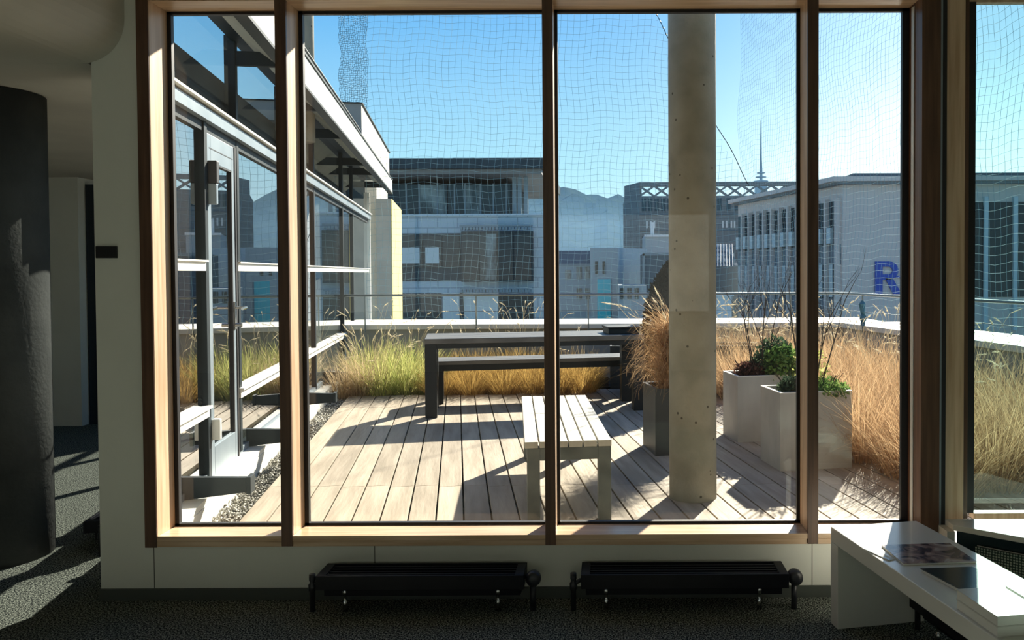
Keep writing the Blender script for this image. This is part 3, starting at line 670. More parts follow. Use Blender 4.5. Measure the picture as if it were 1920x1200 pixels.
gm_back = [grass_mesh('grass_golden', M['grassg'], 620, 0.34, 0.58, 0.75, 1.5, 0.006, 20+i) for i in range(3)]
gm_left = [grass_mesh('grass_green', M['grassy'], 380, 0.32, 0.66, 0.7, 1.1, 0.009, 30+i) for i in range(2)]
gm_tan = [grass_mesh('grass_tan', M['grasst'], 380, 0.32, 0.62, 0.7, 1.2, 0.007, 34+i) for i in range(2)]
gm_right = [grass_mesh('grass_brown', M['grassb'], 800, 0.36, 0.84, 0.6, 1.7, 0.006, 40+i) for i in range(4)]
pl = [plume_mesh('plumes', 7, 0.35, 0.72, 50+i) for i in range(3)]
pl_r = [plume_mesh('plumes', 7, 0.35, 0.98, 60+i) for i in range(3)]
def clump(me, plm, x, y, z, rz, s, label, group, cat='ornamental grass', name='ornamental_grass'):
    e_ = empty(name, (x, y, z), rz, label=label, cat=cat, group=group, kind='thing')
    for nm, mm in (('blades', me), ('seed_heads', plm)):
        if mm is None: continue
        o = bpy.data.objects.new(nm, mm); C.objects.link(o); o.parent = e_; o.scale = (s, s, s)
    return e_
random.seed(77)
# left clumps (green-yellow and tan)
left_spots = [(620, 9.0, 't'), (655, 9.05, 't'), (690, 9.25, 't'), (715, 9.05, 'g'), (750, 9.15, 'g'), (785, 9.4, 'g'), (700, 9.9, 'g'), (760, 10.0, 'g'), (655, 10.0, 't')]
for i, (px, Y, k) in enumerate(left_spots):
    x = (px-1140)*Y/1500 + (0.16 if px < 680 else 0)
    if k == 'g': clump(gm_left[i % 2], pl[i % 3] if i % 2 else None, x, Y, DZ-0.07, random.uniform(0, 6), random.uniform(0.85, 1.05), 'yellow green tuft of grass in the far left corner bed', 'yellow green grass tufts left of the long table')
    else: clump(gm_tan[i % 2], pl[i % 3], x, Y, DZ-0.07, random.uniform(0, 6), random.uniform(0.8, 1.0), 'pinkish tan tuft of grass in the bed by the facade', 'tan grass tufts at the foot of the facade')
# golden band behind the table
for row, Y in enumerate((9.1, 9.5, 9.95)):
    x = -1.85
    while x < -0.15 + 0.05*row:
        clump(gm_back[random.randrange(3)], pl[random.randrange(3)] if row == 2 else None, x + random.uniform(-.06, .06), Y + random.uniform(-.05, .05), DZ-0.07, random.uniform(0, 6), random.uniform(0.80, 0.98), ('golden rounded tuft of grass in the front row behind the long table', 'golden rounded tuft of grass in the middle row behind the long table', 'golden plumed tuft of grass in the back row behind the long table')[row], 'golden grass tufts behind the long table')
        x += 0.31
for px in (690, 760, 900, 960, 975, 990): # taller plumes rising against the parapet
    x = (px-1140)*10.45/1500
    clump(gm_back[0] if px > 800 else gm_tan[0], pl_r[px % 3], x, 10.45, DZ-0.07, px, 0.95, 'plumed grass tuft against the far parapet', 'plumed grass tufts against the far parapet')
# brown mass along the right parapet
for r_, X0 in enumerate((3.02, 3.42, 3.84, 4.26, 4.68)):
    Y = 4.9 + 0.15*r_
    while Y < 10.6:
        x = X0 - 0.18867*Y + random.uniform(-.07, .07)
        clump(gm_right[random.randrange(4)], pl_r[random.randrange(3)] if (r_ >= 2 or Y > 8) else None, x, Y, DZ-0.07, random.uniform(0, 6), random.uniform(0.78, 0.98), ('dry brown grass tuft in the row along the deck edge of the right bed', 'dry brown grass tuft in the second row from the deck in the right bed', 'dry brown grass tuft in the middle row of the right bed', 'dry brown grass tuft one row in front of the right parapet', 'dry brown grass tuft in the row touching the right parapet')[r_], 'dry brown grass tufts along the right parapet')
        Y += 0.46
for px in (1230, 1290, 1340, 1390, 1430, 1470):
    clump(gm_right[px % 4], pl_r[px % 3], (px-1140)*10.4/1500, 10.4, DZ-0.07, px, 0.9, 'dry plumed grass in front of the far parapet right of the column', 'dry plumed grasses at the far parapet right of the column')
sb = MB(); sb.box(-3.2, 0.0, 8.96, 10.84, 0.056, 0.075)
tag(sb.build('soil_bed', M['soil'], loc=(0, 0, 0)), 'dark soil bed under the far grasses', 'soil', kind='stuff')
# dry grass in the black planter
def shaggy(n, seed):
    rnd = random.Random(seed); mb = MB()
    for k in range(n):
        a_ = rnd.uniform(0, 6.283); f = rnd.random(); z = 0.50*f; r = 0.03 + 0.10*rnd.random()*(1-0.4*f)
        blade(mb, (r*math.cos(a_), r*math.sin(a_), z), a_ + rnd.uniform(-.9, .9), rnd.uniform(0.1, 0.9), rnd.uniform(0.16, 0.42), rnd.uniform(0.004, 0.009), rnd.uniform(0.8, 3.0), 5, rnd)
    return mb.mesh('grass_pot', M['grassb'])
clump(shaggy(2600, 71), plume_mesh('plumes', 26, 0.22, 0.66, 72, 0.13), 0.50, 6.12, DZ+0.44, 0.4, 1.0, 'shaggy drooping dry grass growing in the tall black planter', None)

def leaf_cloud(n, shape, size, seed, up=0.3):
    rnd = random.Random(seed); mb = MB()
    for k in range(n):
        p = shape(rnd); q = Vector((rnd.gauss(0, 1), rnd.gauss(0, 1), rnd.gauss(0, 1)+up)).normalized(); s_ = q.orthogonal().normalized(); s_.rotate(Matrix.Rotation(rnd.uniform(0, 6.28), 3, q))
        l = size*rnd.uniform(0.6, 1.3); wv = l*0.28
        p = Vector(p); mb.add([p, p + q*l*0.5 + s_*wv, p + q*l, p + q*l*0.5 - s_*wv], [(0, 1, 2, 3)])
    return mb
# conifer
def conif(rnd):
    z = rnd.random(); r = 0.27*math.sin(math.pi*min(1, 0.28 + 0.74*z))**0.65; a_ = rnd.uniform(0, 6.283); rr_ = r*(0.78+0.32*rnd.random()) + 0.012*math.sin(z*40+a_*5)
    return (rr_*math.cos(a_), rr_*math.sin(a_), z*1.08)
cf = empty('conifer', (0.66, 8.55, DZ+0.385), label='dark pointed oval conifer behind the concrete column', cat='conifer')
leaf_cloud(9000, conif, 0.045, 5, 0.9).build('foliage', M['conifer'], cf)
MB().lathe([(0.16, 0.0), (0.21, 0.15), (0.21, 0.4), (0.17, 0.75), (0.08, 0.98), (0.01, 1.03)], n=16).build('foliage_core', M['conifer'], cf, smooth=True)
MB().tube([(0, 0, 0), (0, 0, 0.2)], 0.02).build('trunk', M['twig'], cf)
# bare twig shrubs
def twigs(seed, n0, h, spread):
    rnd = random.Random(seed); mb = MB()
    def br(p, d, l, r, depth):
        pts = [p]; q = p.copy(); dd = d.copy()
        for i in range(5):
            dd = (dd + Vector((rnd.gauss(0, .05), rnd.gauss(0, .05), 0.03))).normalized(); q = q + dd*l/5; pts.append(q.copy())
            if depth < 3 and i > 0 and rnd.random() < 0.62:
                a_ = rnd.uniform(0, 6.28); nd = (dd + Vector((math.cos(a_), math.sin(a_), 0.25))*rnd.uniform(.35, .6)).normalized()
                br(q.copy(), nd, l*rnd.uniform(.35, .6), r*0.55, depth+1)
        mb.tube(pts, [r*(1-0.13*k) for k in range(6)], 5 if depth < 2 else 3)
    for k in range(n0):
        a_ = k*6.28/n0 + rnd.uniform(-.3, .3); b = Vector((0.05*math.cos(a_), 0.05*math.sin(a_), 0))
        br(b, Vector((spread*math.cos(a_), spread*math.sin(a_), 1)).normalized(), h*rnd.uniform(.8, 1), 0.0068, 0)
    return mb
sA = empty('twiggy_shrub', (1.26, 6.62, DZ+0.48), label='bare dark twigged shrub in the rear pale planter', cat='shrub')
twigs(3, 5, 0.74, 0.20).build('branches', M['twig'], sA)
sB = empty('twiggy_shrub', (1.46, 5.73, DZ+0.49), label='bare twigged shrub in the nearer pale planter', cat='shrub')
twigs(8, 5, 0.66, 0.24).build('branches', M['twig'], sB)
def blob(cx, cy, cz, rx, ry, rz_):
    def f(rnd):
        q = Vector((rnd.gauss(0, 1), rnd.gauss(0, 1), rnd.gauss(0, 1))).normalized()*rnd.random()**0.4
        return (cx+q.x*rx, cy+q.y*ry, max(0.01, cz+q.z*rz_))
    return f
def herb(name, loc, n, shape, size, m, seed, label, cat, stems=12, sp=0.12, sh=0.15):
    h_ = empty(name, loc, label=label, cat=cat); leaf_cloud(n, shape, size, seed).build('leaves', m, h_)
    rnd = random.Random(seed); mb = MB()
    for k in range(stems):
        a_ = rnd.uniform(0, 6.28); mb.tube([(0, 0, 0), (sp*.5*math.cos(a_), sp*.5*math.sin(a_), sh*.5), (sp*math.cos(a_), sp*math.sin(a_), sh)], 0.0025, 3)
    mb.build('stems', M['twig'], h_)
herb('heather', (1.16, 6.55, DZ+0.485), 1300, blob(0, 0, 0.05, 0.13, 0.12, 0.09), 0.035, M['leafr'], 1, 'dark reddish heather at the left of the rear pale planter', 'heather')
herb('rosemary', (1.38, 6.62, DZ+0.485), 1900, blob(0, 0, 0.12, 0.21, 0.13, 0.22), 0.042, M['leafd'], 2, 'dull blue green herb bush in the rear pale planter', 'herb plant')
herb('leafy_shrub', (1.43, 6.50, DZ+0.485), 1500, blob(0, 0, 0.13, 0.17, 0.10, 0.16), 0.040, M['leafg'], 3, 'fresh green leafy shrub at the right of the rear pale planter', 'shrub')
herb('low_herb', (1.29, 5.62, DZ+0.495), 1200, blob(0, 0, 0.05, 0.09, 0.10, 0.08), 0.035, M['leafd'], 4, 'low dark herb at the left of the nearer pale planter', 'herb plant')
herb('spilling_herb', (1.55, 5.67, DZ+0.495), 1100, blob(0, -0.05, 0.03, 0.15, 0.14, 0.09), 0.030, M['leafg'], 6, 'thin green herb spilling over the nearer pale planter edge', 'herb plant')
herb('fine_herb', (1.47, 5.76, DZ+0.495), 700, blob(0, 0, 0.12, 0.14, 0.08, 0.22), 0.026, M['grassy'], 7, 'fine olive herb around the twigs in the nearer pale planter', 'herb plant')

# ================================================================== interior: radiators
def radiator(loc, rz, label, wd=0.91, mirror=False):
    e_ = empty('radiator', loc, rz, label=label, cat='radiator')
    z0, z1, d = 0.115, 0.178, 0.16
    mb = MB().box(0, wd, 0, 0.012, z0, z1).box(0, wd, d-0.012, d, z0, z1).box(0, 0.04, 0.012, d-0.012, z0, z1).box(wd-0.04, wd, 0.012, d-0.012, z0, z1).box(0.04, wd-0.04, 0.012, d-0.012, z0, z0+0.01)
    mb.build('casing', M['black'], e_, bevel=0.002)
    for k in range(4): B('grille_bar', M['black'], e_, (0.04, wd-0.04, 0.030+k*0.030, 0.040+k*0.030, z1-0.02, z1-0.004))
    B('convector_tube', M['black'], e_, (0.02, wd-0.02, 0.05, 0.11, 0.07, 0.114))
    for x in (0.11, wd-0.12):
        MB().lathe([(0.011, 0.0), (0.011, 0.045), (0.007, 0.05), (0.007, 0.07), (0.013, 0.075), (0.013, 0.092), (0.006, 0.1), (0.006, 0.114)], (x, 0.06, 0), 12).build('foot', M['chrome'], e_, smooth=True)
    v = MB().lathe([(0.012, 0.0), (0.012, 0.09), (0.017, 0.095), (0.017, 0.12), (0.010, 0.128), (0.014, 0.14), (0.014, 0.165)], (-0.035, 0.06, 0), 14).tube([(-0.035, 0.06, 0.115), (0.0, 0.06, 0.135)], 0.009, 10)
    v.build('lockshield_valve', M['rubber'], e_, smooth=True)
    MB().lathe([(0.013, 0.0), (0.013, 0.12)], (wd+0.035, 0.06, 0), 14).tube([(wd, 0.06, 0.15), (wd+0.04, 0.06, 0.15)], 0.011, 10).build('supply_pipe', M['rubber'], e_, smooth=True)
    MB().lathe([(0.008, -0.03), (0.030, -0.026), (0.034, -0.01), (0.034, 0.01), (0.028, 0.03), (0.012, 0.034)], (wd+0.038, 0.055, 0.145), 18, axis='y').build('valve_wheel', M['rubber'], e_, smooth=True)
    MB().lathe([(0.010, 0), (0.010, 0.02)], (wd+0.004, 0.06, 0.148), 10, axis='x').build('valve_nut', M['chrome'], e_, smooth=True)
    return e_
radiator((-1.285, 3.465, 0), 0, 'low black radiator on the left below the window')
radiator((-0.125, 3.465, 0), 0, 'low black radiator on the right below the window')
radiator(tuple(FW(-0.29, S(4.28, -0.29), 0)), A + R(90), 'low black radiator end glimpsed behind the white pier')
# ------------------------------------------------------------------ white low table
tp = empty('low_table', (0.942, 3.38, 0), A, label='long white lacquered low table with slab end by the corner post', cat='table')
TW = 0.40; TL = 2.3
B('tabletop', M['white'], tp, (0, TW, -TL, 0, 0.350, 0.414), bevel=0.003)
B('slab_leg', M['white'], tp, (0, TW, -0.065, 0, 0, 0.3495), bevel=0.003)
B('slab_leg', M['white'], tp, (0, TW, -TL, -TL+0.065, 0, 0.3495), bevel=0.003)
radiator((tp.location.x + 0.27*CA + 0.16*SA, tp.location.y + 0.27*SA - 0.16*CA, 0), A - R(90), 'low black radiator standing under the white table', 1.4)
tm = tp.matrix_basis.copy()
# things on it: local coordinates of the table
def TWp(x, y, z): return tuple(Matrix.Rotation(A, 3, 'Z') @ Vector((x, y, 0)) + Vector((0.942, 3.38, z)))
def pixtop(px, py, z):      # point on a level z seen at a pixel (used only to measure positions)
    Y = (1.5 - z)*1500/(py - 510); return ((px-1140)*Y/1500, Y)
def glossy_cover():
    m = mat('glossy photo cover', (0.2, 0.2, 0.2), 0.15); t = m.node_tree; b = t.nodes['Principled BSDF']
    tcn = t.nodes.new('ShaderNodeTexCoord'); n = t.nodes.new('ShaderNodeTexNoise'); n.inputs['Scale'].default_value = 9; n.inputs['Detail'].default_value = 3; n.inputs['Distortion'].default_value = 1.5
    t.links.new(tcn.outputs['Object'], n.inputs['Vector']); r = t.nodes.new('ShaderNodeValToRGB'); r.color_ramp.interpolation = 'EASE'
    r.color_ramp.elements[0].position = 0.38; r.color_ramp.elements[0].color = (0.03, 0.035, 0.06, 1); r.color_ramp.elements[1].position = 0.62; r.color_ramp.elements[1].color = (0.45, 0.40, 0.38, 1)
    e_ = r.color_ramp.elements.new(0.5); e_.color = (0.28, 0.20, 0.19, 1)
    t.links.new(n.outputs['Fac'], r.inputs[0]); t.links.new(r.outputs[0], b.inputs['Base Color']); return m
M['photo'] = glossy_cover()
zt = 0.4145
m1 = empty('magazine', (1.085, 2.925, zt), R(4), label='glossy magazine with a photo cover at the far part of the white table', cat='magazine')
B('page_block', M['paper'], m1, (0, 0.275, 0, 0.20, 0, 0.006)); B('cover', M['photo'], m1, (-0.001, 0.277, -0.001, 0.201, 0.006, 0.0075))
m1b = empty('leaflet', (1.045, 2.97, zt), R(24), label='thin loose leaflet sticking out left of the photo magazine', cat='leaflet')
B('page_block', M['paper'], m1b, (0, 0.03, 0, 0.13, 0, 0.003)); B('cover', M['cover_dk'], m1b, (0.0, 0.012, 0, 0.13, 0.003, 0.004))
m2 = empty('magazine', (1.14, 2.62, zt), R(4), label='plain dark covered glossy magazine in the middle of the white table', cat='magazine')
mm = MB().prism([(0, 0.24), (0.0, 0.236), (0.058, 0.0), (0.245, 0.02), (0.19, 0.24)], 0, 0.010); mm.build('page_block', M['paper'], m2)
MB().prism([(-0.002, 0.242), (0.058, -0.003), (0.248, 0.018), (0.192, 0.242)], 0.010, 0.013).build('cover', M['cover_dk'], m2)
for i, (lx, lab) in enumerate(((0.0, 'left'), (1, 'right'))):
    for j in range(2):
        bk = empty('book', (1.145 + 0.035*i*0 + 0.17*i, 2.34 + 0.03*i, zt + 0.032*j), R(9), cat='book', group='white books piled on the table',
                   label=('upper' if j else 'lower') + ' white book of the ' + ('pile nearer the table front' if i == 0 else 'pile nearer the window side'))
        B('page_block', M['paper'], bk, (0.002, 0.158, 0.002, 0.205, 0.0015, 0.0295)); B('cover', M['white'], bk, (0, 0.16, 0, 0.207, 0.0295, 0.0315), (0, 0.16, 0, 0.207, 0, 0.0015))
# radiator enclosure right of the corner post
en = empty('convector_cabinet', (1.54, 3.56, 0), label='low cabinet with dark perforated glass front right of the post', cat='cabinet')
MB().prism([(0, 0), (0.9, -0.70), (0.9, 0.085), (0, 0.085)], 0.335, 0.36).build('cabinet_top', M['white'], en, bevel=0.002)
B('side_post', M['white'], en, (-0.03, 0.005, -0.01, 0.085, 0, 0.334))
fr = empty('front_panel', (0.012, 0.0, 0), math.atan2(-0.70, 0.9)); fr.parent = en
def perf_mat():
    m = mat('perforated dark green panel', (0.02, 0.04, 0.035), 0.3); t = m.node_tree; b = t.nodes['Principled BSDF']
    tcn = t.nodes.new('ShaderNodeTexCoord'); v = t.nodes.new('ShaderNodeTexVoronoi'); v.inputs['Scale'].default_value = 85; v.inputs['Randomness'].default_value = 0.15
    t.links.new(tcn.outputs['Object'], v.inputs['Vector']); r = t.nodes.new('ShaderNodeValToRGB')
    r.color_ramp.elements[0].position = 0.25; r.color_ramp.elements[0].color = (0.55, 0.62, 0.54, 1); r.color_ramp.elements[1].position = 0.42; r.color_ramp.elements[1].color = (0.03, 0.06, 0.055, 1)
    t.links.new(v.outputs['Distance'], r.inputs[0]); t.links.new(r.outputs[0], b.inputs['Base Color']); return m
M['perf'] = perf_mat()
B('glass_front', M['cover_dk'], fr, (0, 1.1, 0.02, 0.025, 0.0, 0.334)); B('perforated_sheet', M['perf'], fr, (0.08, 1.1, 0.012, 0.019, 0.03, 0.275))
MB().tube([(0.09, 0.005, 0.283), (1.1, 0.005, 0.283)], 0.005, 8).build('highlight_bar', M['chrome'], fr)  # bright rod standing in for the highlight streak on the panel

# ================================================================== the city
def house(name, loc, rz, label, cat='building'): return empty(name, loc, rz, label=label, cat=cat)
K = 48/1500
def ax(px): return (px-1140)*K
def az(py): return (510-py)*K + 1.5
bA = house('office_building', (-8, 48, 0), 0, 'flat roofed office building with glazed top floor beyond the terrace')
def ba(name, m, *bx, bevel=0):
    o = B(name, m, bA, *bx); o.location = (8, -48, 0); return o
ba('body', M['tile_a'], (ax(640), ax(1020), 48, 62, -12, az(438)), (ax(640), ax(1021), 48.02, 62, az(438), az(401)))
ba('cornice', M['d_white'], (ax(640), ax(1021), 47.9, 48.1, az(403), az(400)))
ba('top_storey', M['slab_dk'], (ax(640), ax(955), 49.6, 60, az(400), az(338)))
ba('roof_slab', M['slab_dk'], (ax(640), ax(1022), 47.2, 64, az(318), az(299)))
ba('roof_soffit', M['soff_a'], (ax(640), ax(1018), 47.6, 64, az(327), az(318)))
for px in (752, 777, 812, 845, 865, 895, 920, 945):
    ba('mullion', M['mast'], (ax(px)-0.05, ax(px)+0.05, 49.45, 49.6, az(400), az(338)))
for i, (a_, b_) in enumerate(((740, 776), (778, 830), (832, 864), (866, 894), (896, 953))):
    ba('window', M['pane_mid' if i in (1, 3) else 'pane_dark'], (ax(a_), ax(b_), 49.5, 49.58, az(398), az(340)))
for px in (962, 972, 984): ba('roof_column', M['mast'], (ax(px)-0.12, ax(px)+0.12, 49, 49.2, az(400), az(327)))
# middle storey
ba('window_band', M['slab_dk'], (ax(640), ax(866), 47.95, 48.0, az(525), az(436)))
for a_, b_ in ((700, 742), (744, 793), (796, 829), (832, 863)):
    w_ = ba('window', M['pane_dark'], (ax(a_), ax(b_), 47.88, 47.94, az(500), az(441)))
    ba('blind', M['pane_blind'], (ax(a_)+0.1, ax(b_)-0.15, 47.85, 47.878, az(492), az(462))) if a_ in (744, 796) else None
ba('bay', M['slab_dk'], (ax(868), ax(1001), 47.5, 48.0, az(527), az(433)))
for a_, b_ in ((870, 901), (903, 934), (936, 964), (967, 998)):
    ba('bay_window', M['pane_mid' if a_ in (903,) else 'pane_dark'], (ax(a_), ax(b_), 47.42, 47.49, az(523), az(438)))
aw = MB()
for k in range(22): aw.box(ax(868+6*k), ax(871.6+6*k), 47.2, 47.5, az(431), az(426))
aw.box(ax(867), ax(1001), 47.2, 47.5, az(425), az(422)); o = aw.build('sun_louvre', M['mast'], bA); o.location = (8, -48, 0)
aw = MB()
for k in range(22): aw.box(ax(868+6*k), ax(871.6+6*k), 47.2, 47.5, az(546), az(541))
aw.box(ax(867), ax(1001), 47.2, 47.5, az(540), az(537)); o = aw.build('sun_louvre', M['mast'], bA); o.location = (8, -48, 0)
# lower storey
for i, (a_, b_, m_) in enumerate(((700, 796, 'pane_dark'), (798, 828, 'pane_dark'), (831, 862, 'pane_blind'), (870, 934, 'pane_blind'), (936, 1000, 'pane_dark'))):
    ba('window', M[m_], (ax(a_), ax(b_), 47.88, 47.97, az(640), az(548)))
ba('mullion', M['slab_dk'], (ax(863), ax(869), 47.8, 48.0, az(700), az(546)))

# block B: stone tower block with lattice crown
KB = 110/1500
bB = house('stone_block', (16, 110, 0), 0, 'large grey stone block with a lattice crown on its roof')
def bx_(px): return (px-1140)*KB
def bz_(py): return (510-py)*KB + 1.5
def bb(name, m, mb):
    o = mb.build(name, m, bB); o.location = (-16, -110, 0); return o
xa, xb = bx_(1200), bx_(1640)
zt_, zl = bz_(368), bz_(342)
bb('body', M['stone_b'], MB().prism([(xa, 110), (xb, 110), (xb, 124), (xa-2.0, 124), (xa-2.0, 115)], -12, zt_))
bb('crown_beam', M['stone_b'], MB().prism([(xa, 110), (xb, 110), (xb, 111), (xa+.3, 111), (xa-1.2, 115.4), (xa-2.0, 115)], zl-0.55, zl))
lat = MB()
nx_ = 16; dx = (xb-xa)/nx_
for k in range(nx_):
    x0 = xa + k*dx
    for sgn in (0, 1):
        p0 = (x0, zt_) if sgn == 0 else (x0+dx, zt_); p1_ = (x0+dx, zl-0.5) if sgn == 0 else (x0, zl-0.5); h = 0.22
        lat.prism_y([(p0[0]-h, p0[1]), (p0[0]+h, p0[1]), (p1_[0]+h, p1_[1]), (p1_[0]-h, p1_[1])], 110.1+0.02*sgn, 110.6+0.02*sgn)
lat.prism([(xa, 110), (xa-2.0, 115), (xa-1.7, 115.2), (xa+0.3, 110.5)], zt_, zl-0.5)
bb('lattice', M['stone_b'], lat)
for px in list(range(1204, 1262, 12)) + [1345, 1362, 1378, 1395]:
    bb('window', M['pane_dark'], MB().box(bx_(px), bx_(px+8), 109.9, 110.0, bz_(396), bz_(373)))
for px in (1212, 1219, 1226, 1354, 1361, 1370, 1376):
    bb('small_window', M['pane_blind'], MB().box(bx_(px), bx_(px+3), 109.9, 110.0, bz_(428), bz_(415)))
for y in (402, 432, 462): bb('string_course', M['d_roof'], MB().box(xa-0.02, xb, 109.85, 110.0, bz_(y+1.6), bz_(y)))
for y, px in ((386, 1), (425, 2), (455, 3)):
    for px in (1204, 1226, 1248): bb('window', M['pane_dark'], MB().box(bx_(px), bx_(px+6), 109.92, 110.0, bz_(458), bz_(444))) if y == 455 else None

# building C with the blue letters
bC = house('lettered_building', (17.6, 60, 0), 0, 'grey beige building with blue letter sign and tall finned windows')
e1 = Vector((12.7-17.6, 78-60, 0)); Lc = e1.length; ang = math.atan2(e1.y, e1.x) - R(90)
side = empty('window_side', (0, 0, 0), ang); side.parent = bC
z_roof = 8.5
P0, P1 = Vector((17.6, 60, 0)), Vector((12.7, 78, 0))
o = MB().prism([(0, 0), (22, 0), (22, 24), (e1.x, e1.y+6*0), (e1.x, e1.y)], -12, 8.15).build('body', M['wall_c'], bC)
o.data.validate()
MB().prism([(-0.9, -0.7), (23, -0.7), (23, 25), (e1.x-0.9, e1.y+0.8)], 8.15, z_roof).build('eave_slab', M['wall_c'], bC)
MB().prism([(-0.5, -0.5), (22.5, -0.5), (22.5, 24), (e1.x-0.5, e1.y+0.5)], 7.95, 8.15).build('eave_shadow_board', M['span_c'], bC)
MB().box(3.5, 23, 9, 18, z_roof, 9.9).build('penthouse', M['d_roof'], bC)
nf = 12
for k in range(nf):
    y0 = 0.35 + k*(Lc-0.5)/nf; y1 = y0 + (Lc-0.5)/nf
    B('window_fin', M['wall_c'], side, (-0.45, 0.0, y0-0.12, y0+0.12, -12, 7.0))
    for (z0, z1) in ((3.5, 6.8), (-0.6, 2.0), (-4.6, -2.0)):
        B('window', M['pane_dark'], side, (-0.12, -0.02, y0+0.12, y1-0.12, z0, z1))
        if z0 > 3: B('balcony_box', M['pane_blind'], side, (-0.40, -0.125, y0+0.75, y1-0.2, z0+0.1, z0+1.3))
        else: B('blind', M['pane_blind'], side, (-0.18, -0.125, y0+0.8, y1-0.2, z0+0.1, z1))
B('spandrel', M['span_c'], side, (-0.10, -0.02, 0.2, Lc-0.1, 2.0, 3.5), (-0.10, -0.02, 0.2, Lc-0.1, -2.0, -0.6))
# the letters: R and a dash
Z0 = -0.25; hR = 2.45; XR_ = 2.40
lr = MB()
def seg(poly): lr.prism_y([(XR_+x, Z0+z) for x, z in poly], -0.16, -0.02)
seg([(0, 0), (0.55, 0), (0.55, hR), (0, hR)])
def arc(cx, cz, r, a0, a1, n): return [(cx+r*math.cos(a0+(a1-a0)*k/n), cz+r*math.sin(a0+(a1-a0)*k/n)) for k in range(n+1)]
outer = arc(1.05, hR-0.68, 0.68, R(90), R(-90), 12); inner = arc(1.02, hR-0.68, 0.28, R(90), R(-90), 12)
pts_o = [(0.55, hR)] + outer + [(0.55, hR-1.36)]; pts_i = [(0.55, hR-0.40)] + inner + [(0.55, hR-0.96)]
for k in range(len(pts_o)-1): seg([pts_i[k], pts_i[k+1], pts_o[k+1], pts_o[k]])
seg([(0.75, hR-1.25), (1.30, hR-1.25), (2.0, 0), (1.35, 0)])
seg([(1.55, hR*0.50), (2.9, hR*0.50), (2.9, hR*0.56), (1.55, hR*0.56)])
lo = lr.build('letter_sign', M['blue'], bC); lo['label'] = 'royal blue letter R with a dash'
for k in range(6):
    B('side_window', M['pane_dark'], bC, (8.6+k*2.2, 10.5+k*2.2, -0.08, -0.02, -0.5, 6.6))
    B('side_mullion', M['d_white'], bC, (10.5+k*2.2, 10.8+k*2.2, -0.25, 0.0, -3, 7.0))
for (xw, ) in ((1.0, ),): pass

# smaller houses between
def simple(name, x0p, x1p, ytop, Y, depth, m, label, roof=None, wins=(), wm='pane_dark', slant=0.0):
    k = Y/1500; x0 = (x0p-1140)*k; x1 = (x1p-1140)*k; z1 = (510-ytop)*k+1.5
    h = house(name, ((x0+x1)/2, Y, 0), 0, label); cx = (x0+x1)/2
    MB().prism([(x0-cx, 0), (x1-cx, 0), (x1-cx+slant, depth), (x0-cx+slant, depth)], -12, z1).build('body', m, h)
    for (a_, b_, t_, c_) in wins:
        B('window', M[wm], h, ((a_-1140)*k-cx, (b_-1140)*k-cx, -0.1, -0.01, (510-c_)*k+1.5, (510-t_)*k+1.5))
    return h, k, cx, x0, x1, z1
h, k, cx, x0, x1, z1 = simple('mansard_house', 1005, 1107, 496, 82, 10, M['d_wall'], 'grey town house with dark mansard roof left of the pale block', wins=[(1081, 1091, 500, 522), (1097, 1106, 500, 522), (1081, 1091, 540, 560), (1097, 1106, 540, 560), (1060, 1070, 505, 522)], wm='pane_mid')
MB().prism_x([(0, z1), (10, z1), (7, z1+1.5), (2.2, z1+1.5)], x0-cx, x1-cx).build('mansard_roof', M['d_roof'], h)
MB().prism_x([(-0.1, z1-0.1), (10, z1-.1), (10, z1+0.12), (-0.1, z1+.12)], x0-cx-.2, x1-cx+0.2).build('gutter', M['mast'], h)
h, k, cx, x0, x1, z1 = simple('pale_block', 1107, 1158, 464, 74, 9, M['d_wall'], 'pale plain block with two slim windows and turquoise panel', wins=[(1116, 1121, 490, 513), (1130, 1135, 490, 513)], slant=0.0)
MB().prism([(x1-cx+0.01, 0), (x1-cx+2.9, 3.0), (x1-cx+2.9, 9), (x1-cx+0.01, 9)], -12, z1-0.02).build('light_wing', M['d_white'], h)
B('turquoise_panel', M['teal'], h, ((1120-1140)*k-cx, (1145-1140)*k-cx, -0.15, -0.01, -8, (510-523)*k+1.5))
h, k, cx, x0, x1, z1 = simple('rear_block', 1210, 1262, 441, 95, 8, M['d_wall'], 'grey block rising behind the conifer')
B('chimney', M['d_white'], h, (-0.9, -0.5, 1, 2, z1, z1+1.6)); B('ledge', M['d_white'], h, (x0-cx-.1, x1-cx+.1, -0.2, 0, z1-.2, z1+.05))
h, k, cx, x0, x1, z1 = simple('glass_block', 1206, 1262, 476, 68, 6, M['d_roof'], 'dark glazed block with pale frame behind the conifer')
B('frame', M['mast'], h, (x0-cx-.05, x1-cx, -0.1, 0, z1-.15, z1+.1), (x0-cx-.05, x0-cx+.15, -0.1, 0, -5, z1)); 
h, k, cx, x0, x1, z1 = simple('glass_roof_hall', 1325, 1384, 500, 80, 8, M['d_roof'], 'hall with steep ribbed glass roof between column and finned windows')
MB().prism_x([(0, z1), (8, z1), (8, z1+2.4), (5, z1+2.4)], x0-cx, x1-cx).build('glass_roof', M['pane_mid'], h)
for kk in range(9): MB().tube([(x0-cx+0.3*kk+.2, -0.05, z1), (x0-cx+0.3*kk+.9, 4.9, z1+2.4)], 0.04, 4).build('roof_rib', M['d_white'], h)
h, k, cx, x0, x1, z1 = simple('low_roof_house', 1345, 1372, 556, 40, 4, M['d_white'], 'small pale roof structure just beyond the far railing')
B('roof_hood', M['d_white'], h, (x0-cx-.1, x1-cx+.1, -.1, 1, z1, z1+.15))
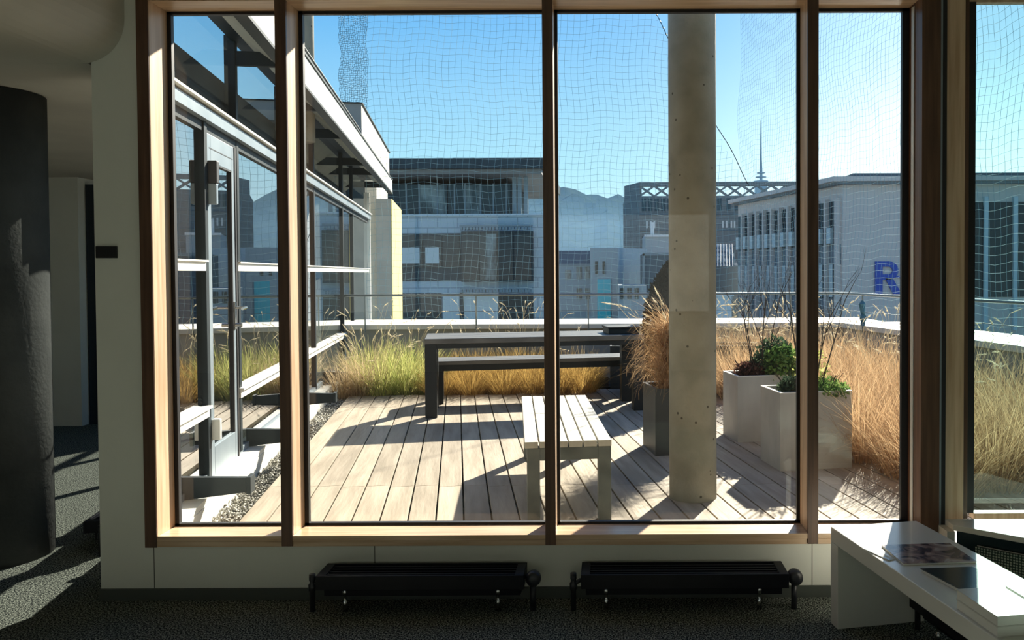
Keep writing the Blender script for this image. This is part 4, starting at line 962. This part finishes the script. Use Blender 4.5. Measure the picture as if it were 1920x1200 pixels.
h, k, cx, x0, x1, z1 = simple('street_house', 1160, 1212, 535, 62, 6, M['d_wall'], 'low grey house with dark roof line below the pale block', wins=[(1163, 1170, 540, 560), (1176, 1184, 540, 560), (1190, 1198, 540, 560)])
# hills
def hill(name, Y, pts, depth, m, label, seed):
    rnd = random.Random(seed); mb = MB(); rows = 14; n = 260
    xs = [pts[0][0] + (pts[-1][0]-pts[0][0])*i/n for i in range(n+1)]
    def ht(px):
        for (a_, ya), (b_, yb) in zip(pts, pts[1:]):
            if a_ <= px <= b_: return ya + (yb-ya)*(px-a_)/(b_-a_)
        return pts[-1][1]
    vs = []; k = Y/1500
    for j in range(rows+1):
        f = j/rows
        for i, px in enumerate(xs):
            y = ht(px); zt2 = (510-y)*k+1.5 + (rnd.uniform(-1.2, 2.2)*k*5 + 3*math.sin(i*.31) + 2*math.sin(i*.83))
            vs.append(((px-1140)*k, Y - depth*(1-f), -12 + (zt2+12)*f**0.8 + (rnd.uniform(-1, 1) if 0 < j < rows else 0)))
    fs = [(j*(n+1)+i, j*(n+1)+i+1, (j+1)*(n+1)+i+1, (j+1)*(n+1)+i) for j in range(rows) for i in range(n)]
    mb.add(vs, fs); return tag(mb.build(name, m), label, 'hill', kind='structure')
hill('hill', 620, [(-1600, 430), (-600, 395), (200, 372), (700, 350), (985, 352), (1050, 346), (1085, 350), (1110, 362), (1145, 364), (1178, 378), (1300, 392), (1500, 372), (1800, 360), (2600, 380), (3600, 400)], 260, M['hill'], 'wooded hill behind the city roofs', 4)
# tv mast
tv = empty('television_tower', ((1427-1140)*600/1500, 600, 40), label='slim television tower on the hill behind the stone block', cat='tower')
kk = 600/1500
MB().lathe([(1.5, 0), (1.2, (510-325)*kk+1.5-40), (0.75, (510-300)*kk+1.5-40), (0.55, (510-262)*kk+1.5-40), (0.2, (510-228)*kk+1.5-40)], n=10).build('mast', M['mast'], tv, smooth=True)
zz = (510-333)*kk+1.5-40
MB().lathe([(2, zz-4.5), (5.5, zz-4), (5.5, zz-3.2), (1, zz-3), (1, zz-1), (4, zz-.6), (4, zz), (1, zz+.3), (1, zz+2.2), (3, zz+2.5), (3, zz+3.1), (1, zz+3.4)], n=14).build('platform', M['mast'], tv)
MB().box(-4, 4, -4, 4, -6, (510-343)*kk+1.5-40).build('tower_base', M['mast'], tv)
tag(MB().box(-900, 900, 14.5, 700, -13, -12).build('ground', M['street']), 'city ground far below the terrace', 'ground', kind='structure')

# haze in the city air
hb = MB().box(-700, 700, 86, 660, -12, 30).build('haze', None)
hb.data.materials.clear()
hm_ = bpy.data.materials.new('blue city haze'); hm_.use_nodes = True; t = hm_.node_tree; t.nodes.clear()
oo = t.nodes.new('ShaderNodeOutputMaterial'); vsn = t.nodes.new('ShaderNodeVolumeScatter'); vsn.inputs['Color'].default_value = (0.17, 0.35, 0.60, 1); vsn.inputs['Density'].default_value = 0.0022; vsn.inputs['Anisotropy'].default_value = 0.0
t.links.new(vsn.outputs[0], oo.inputs['Volume']); hb.data.materials.append(hm_)
tag(hb, 'thin blue haze hanging over the city', 'haze', kind='stuff')
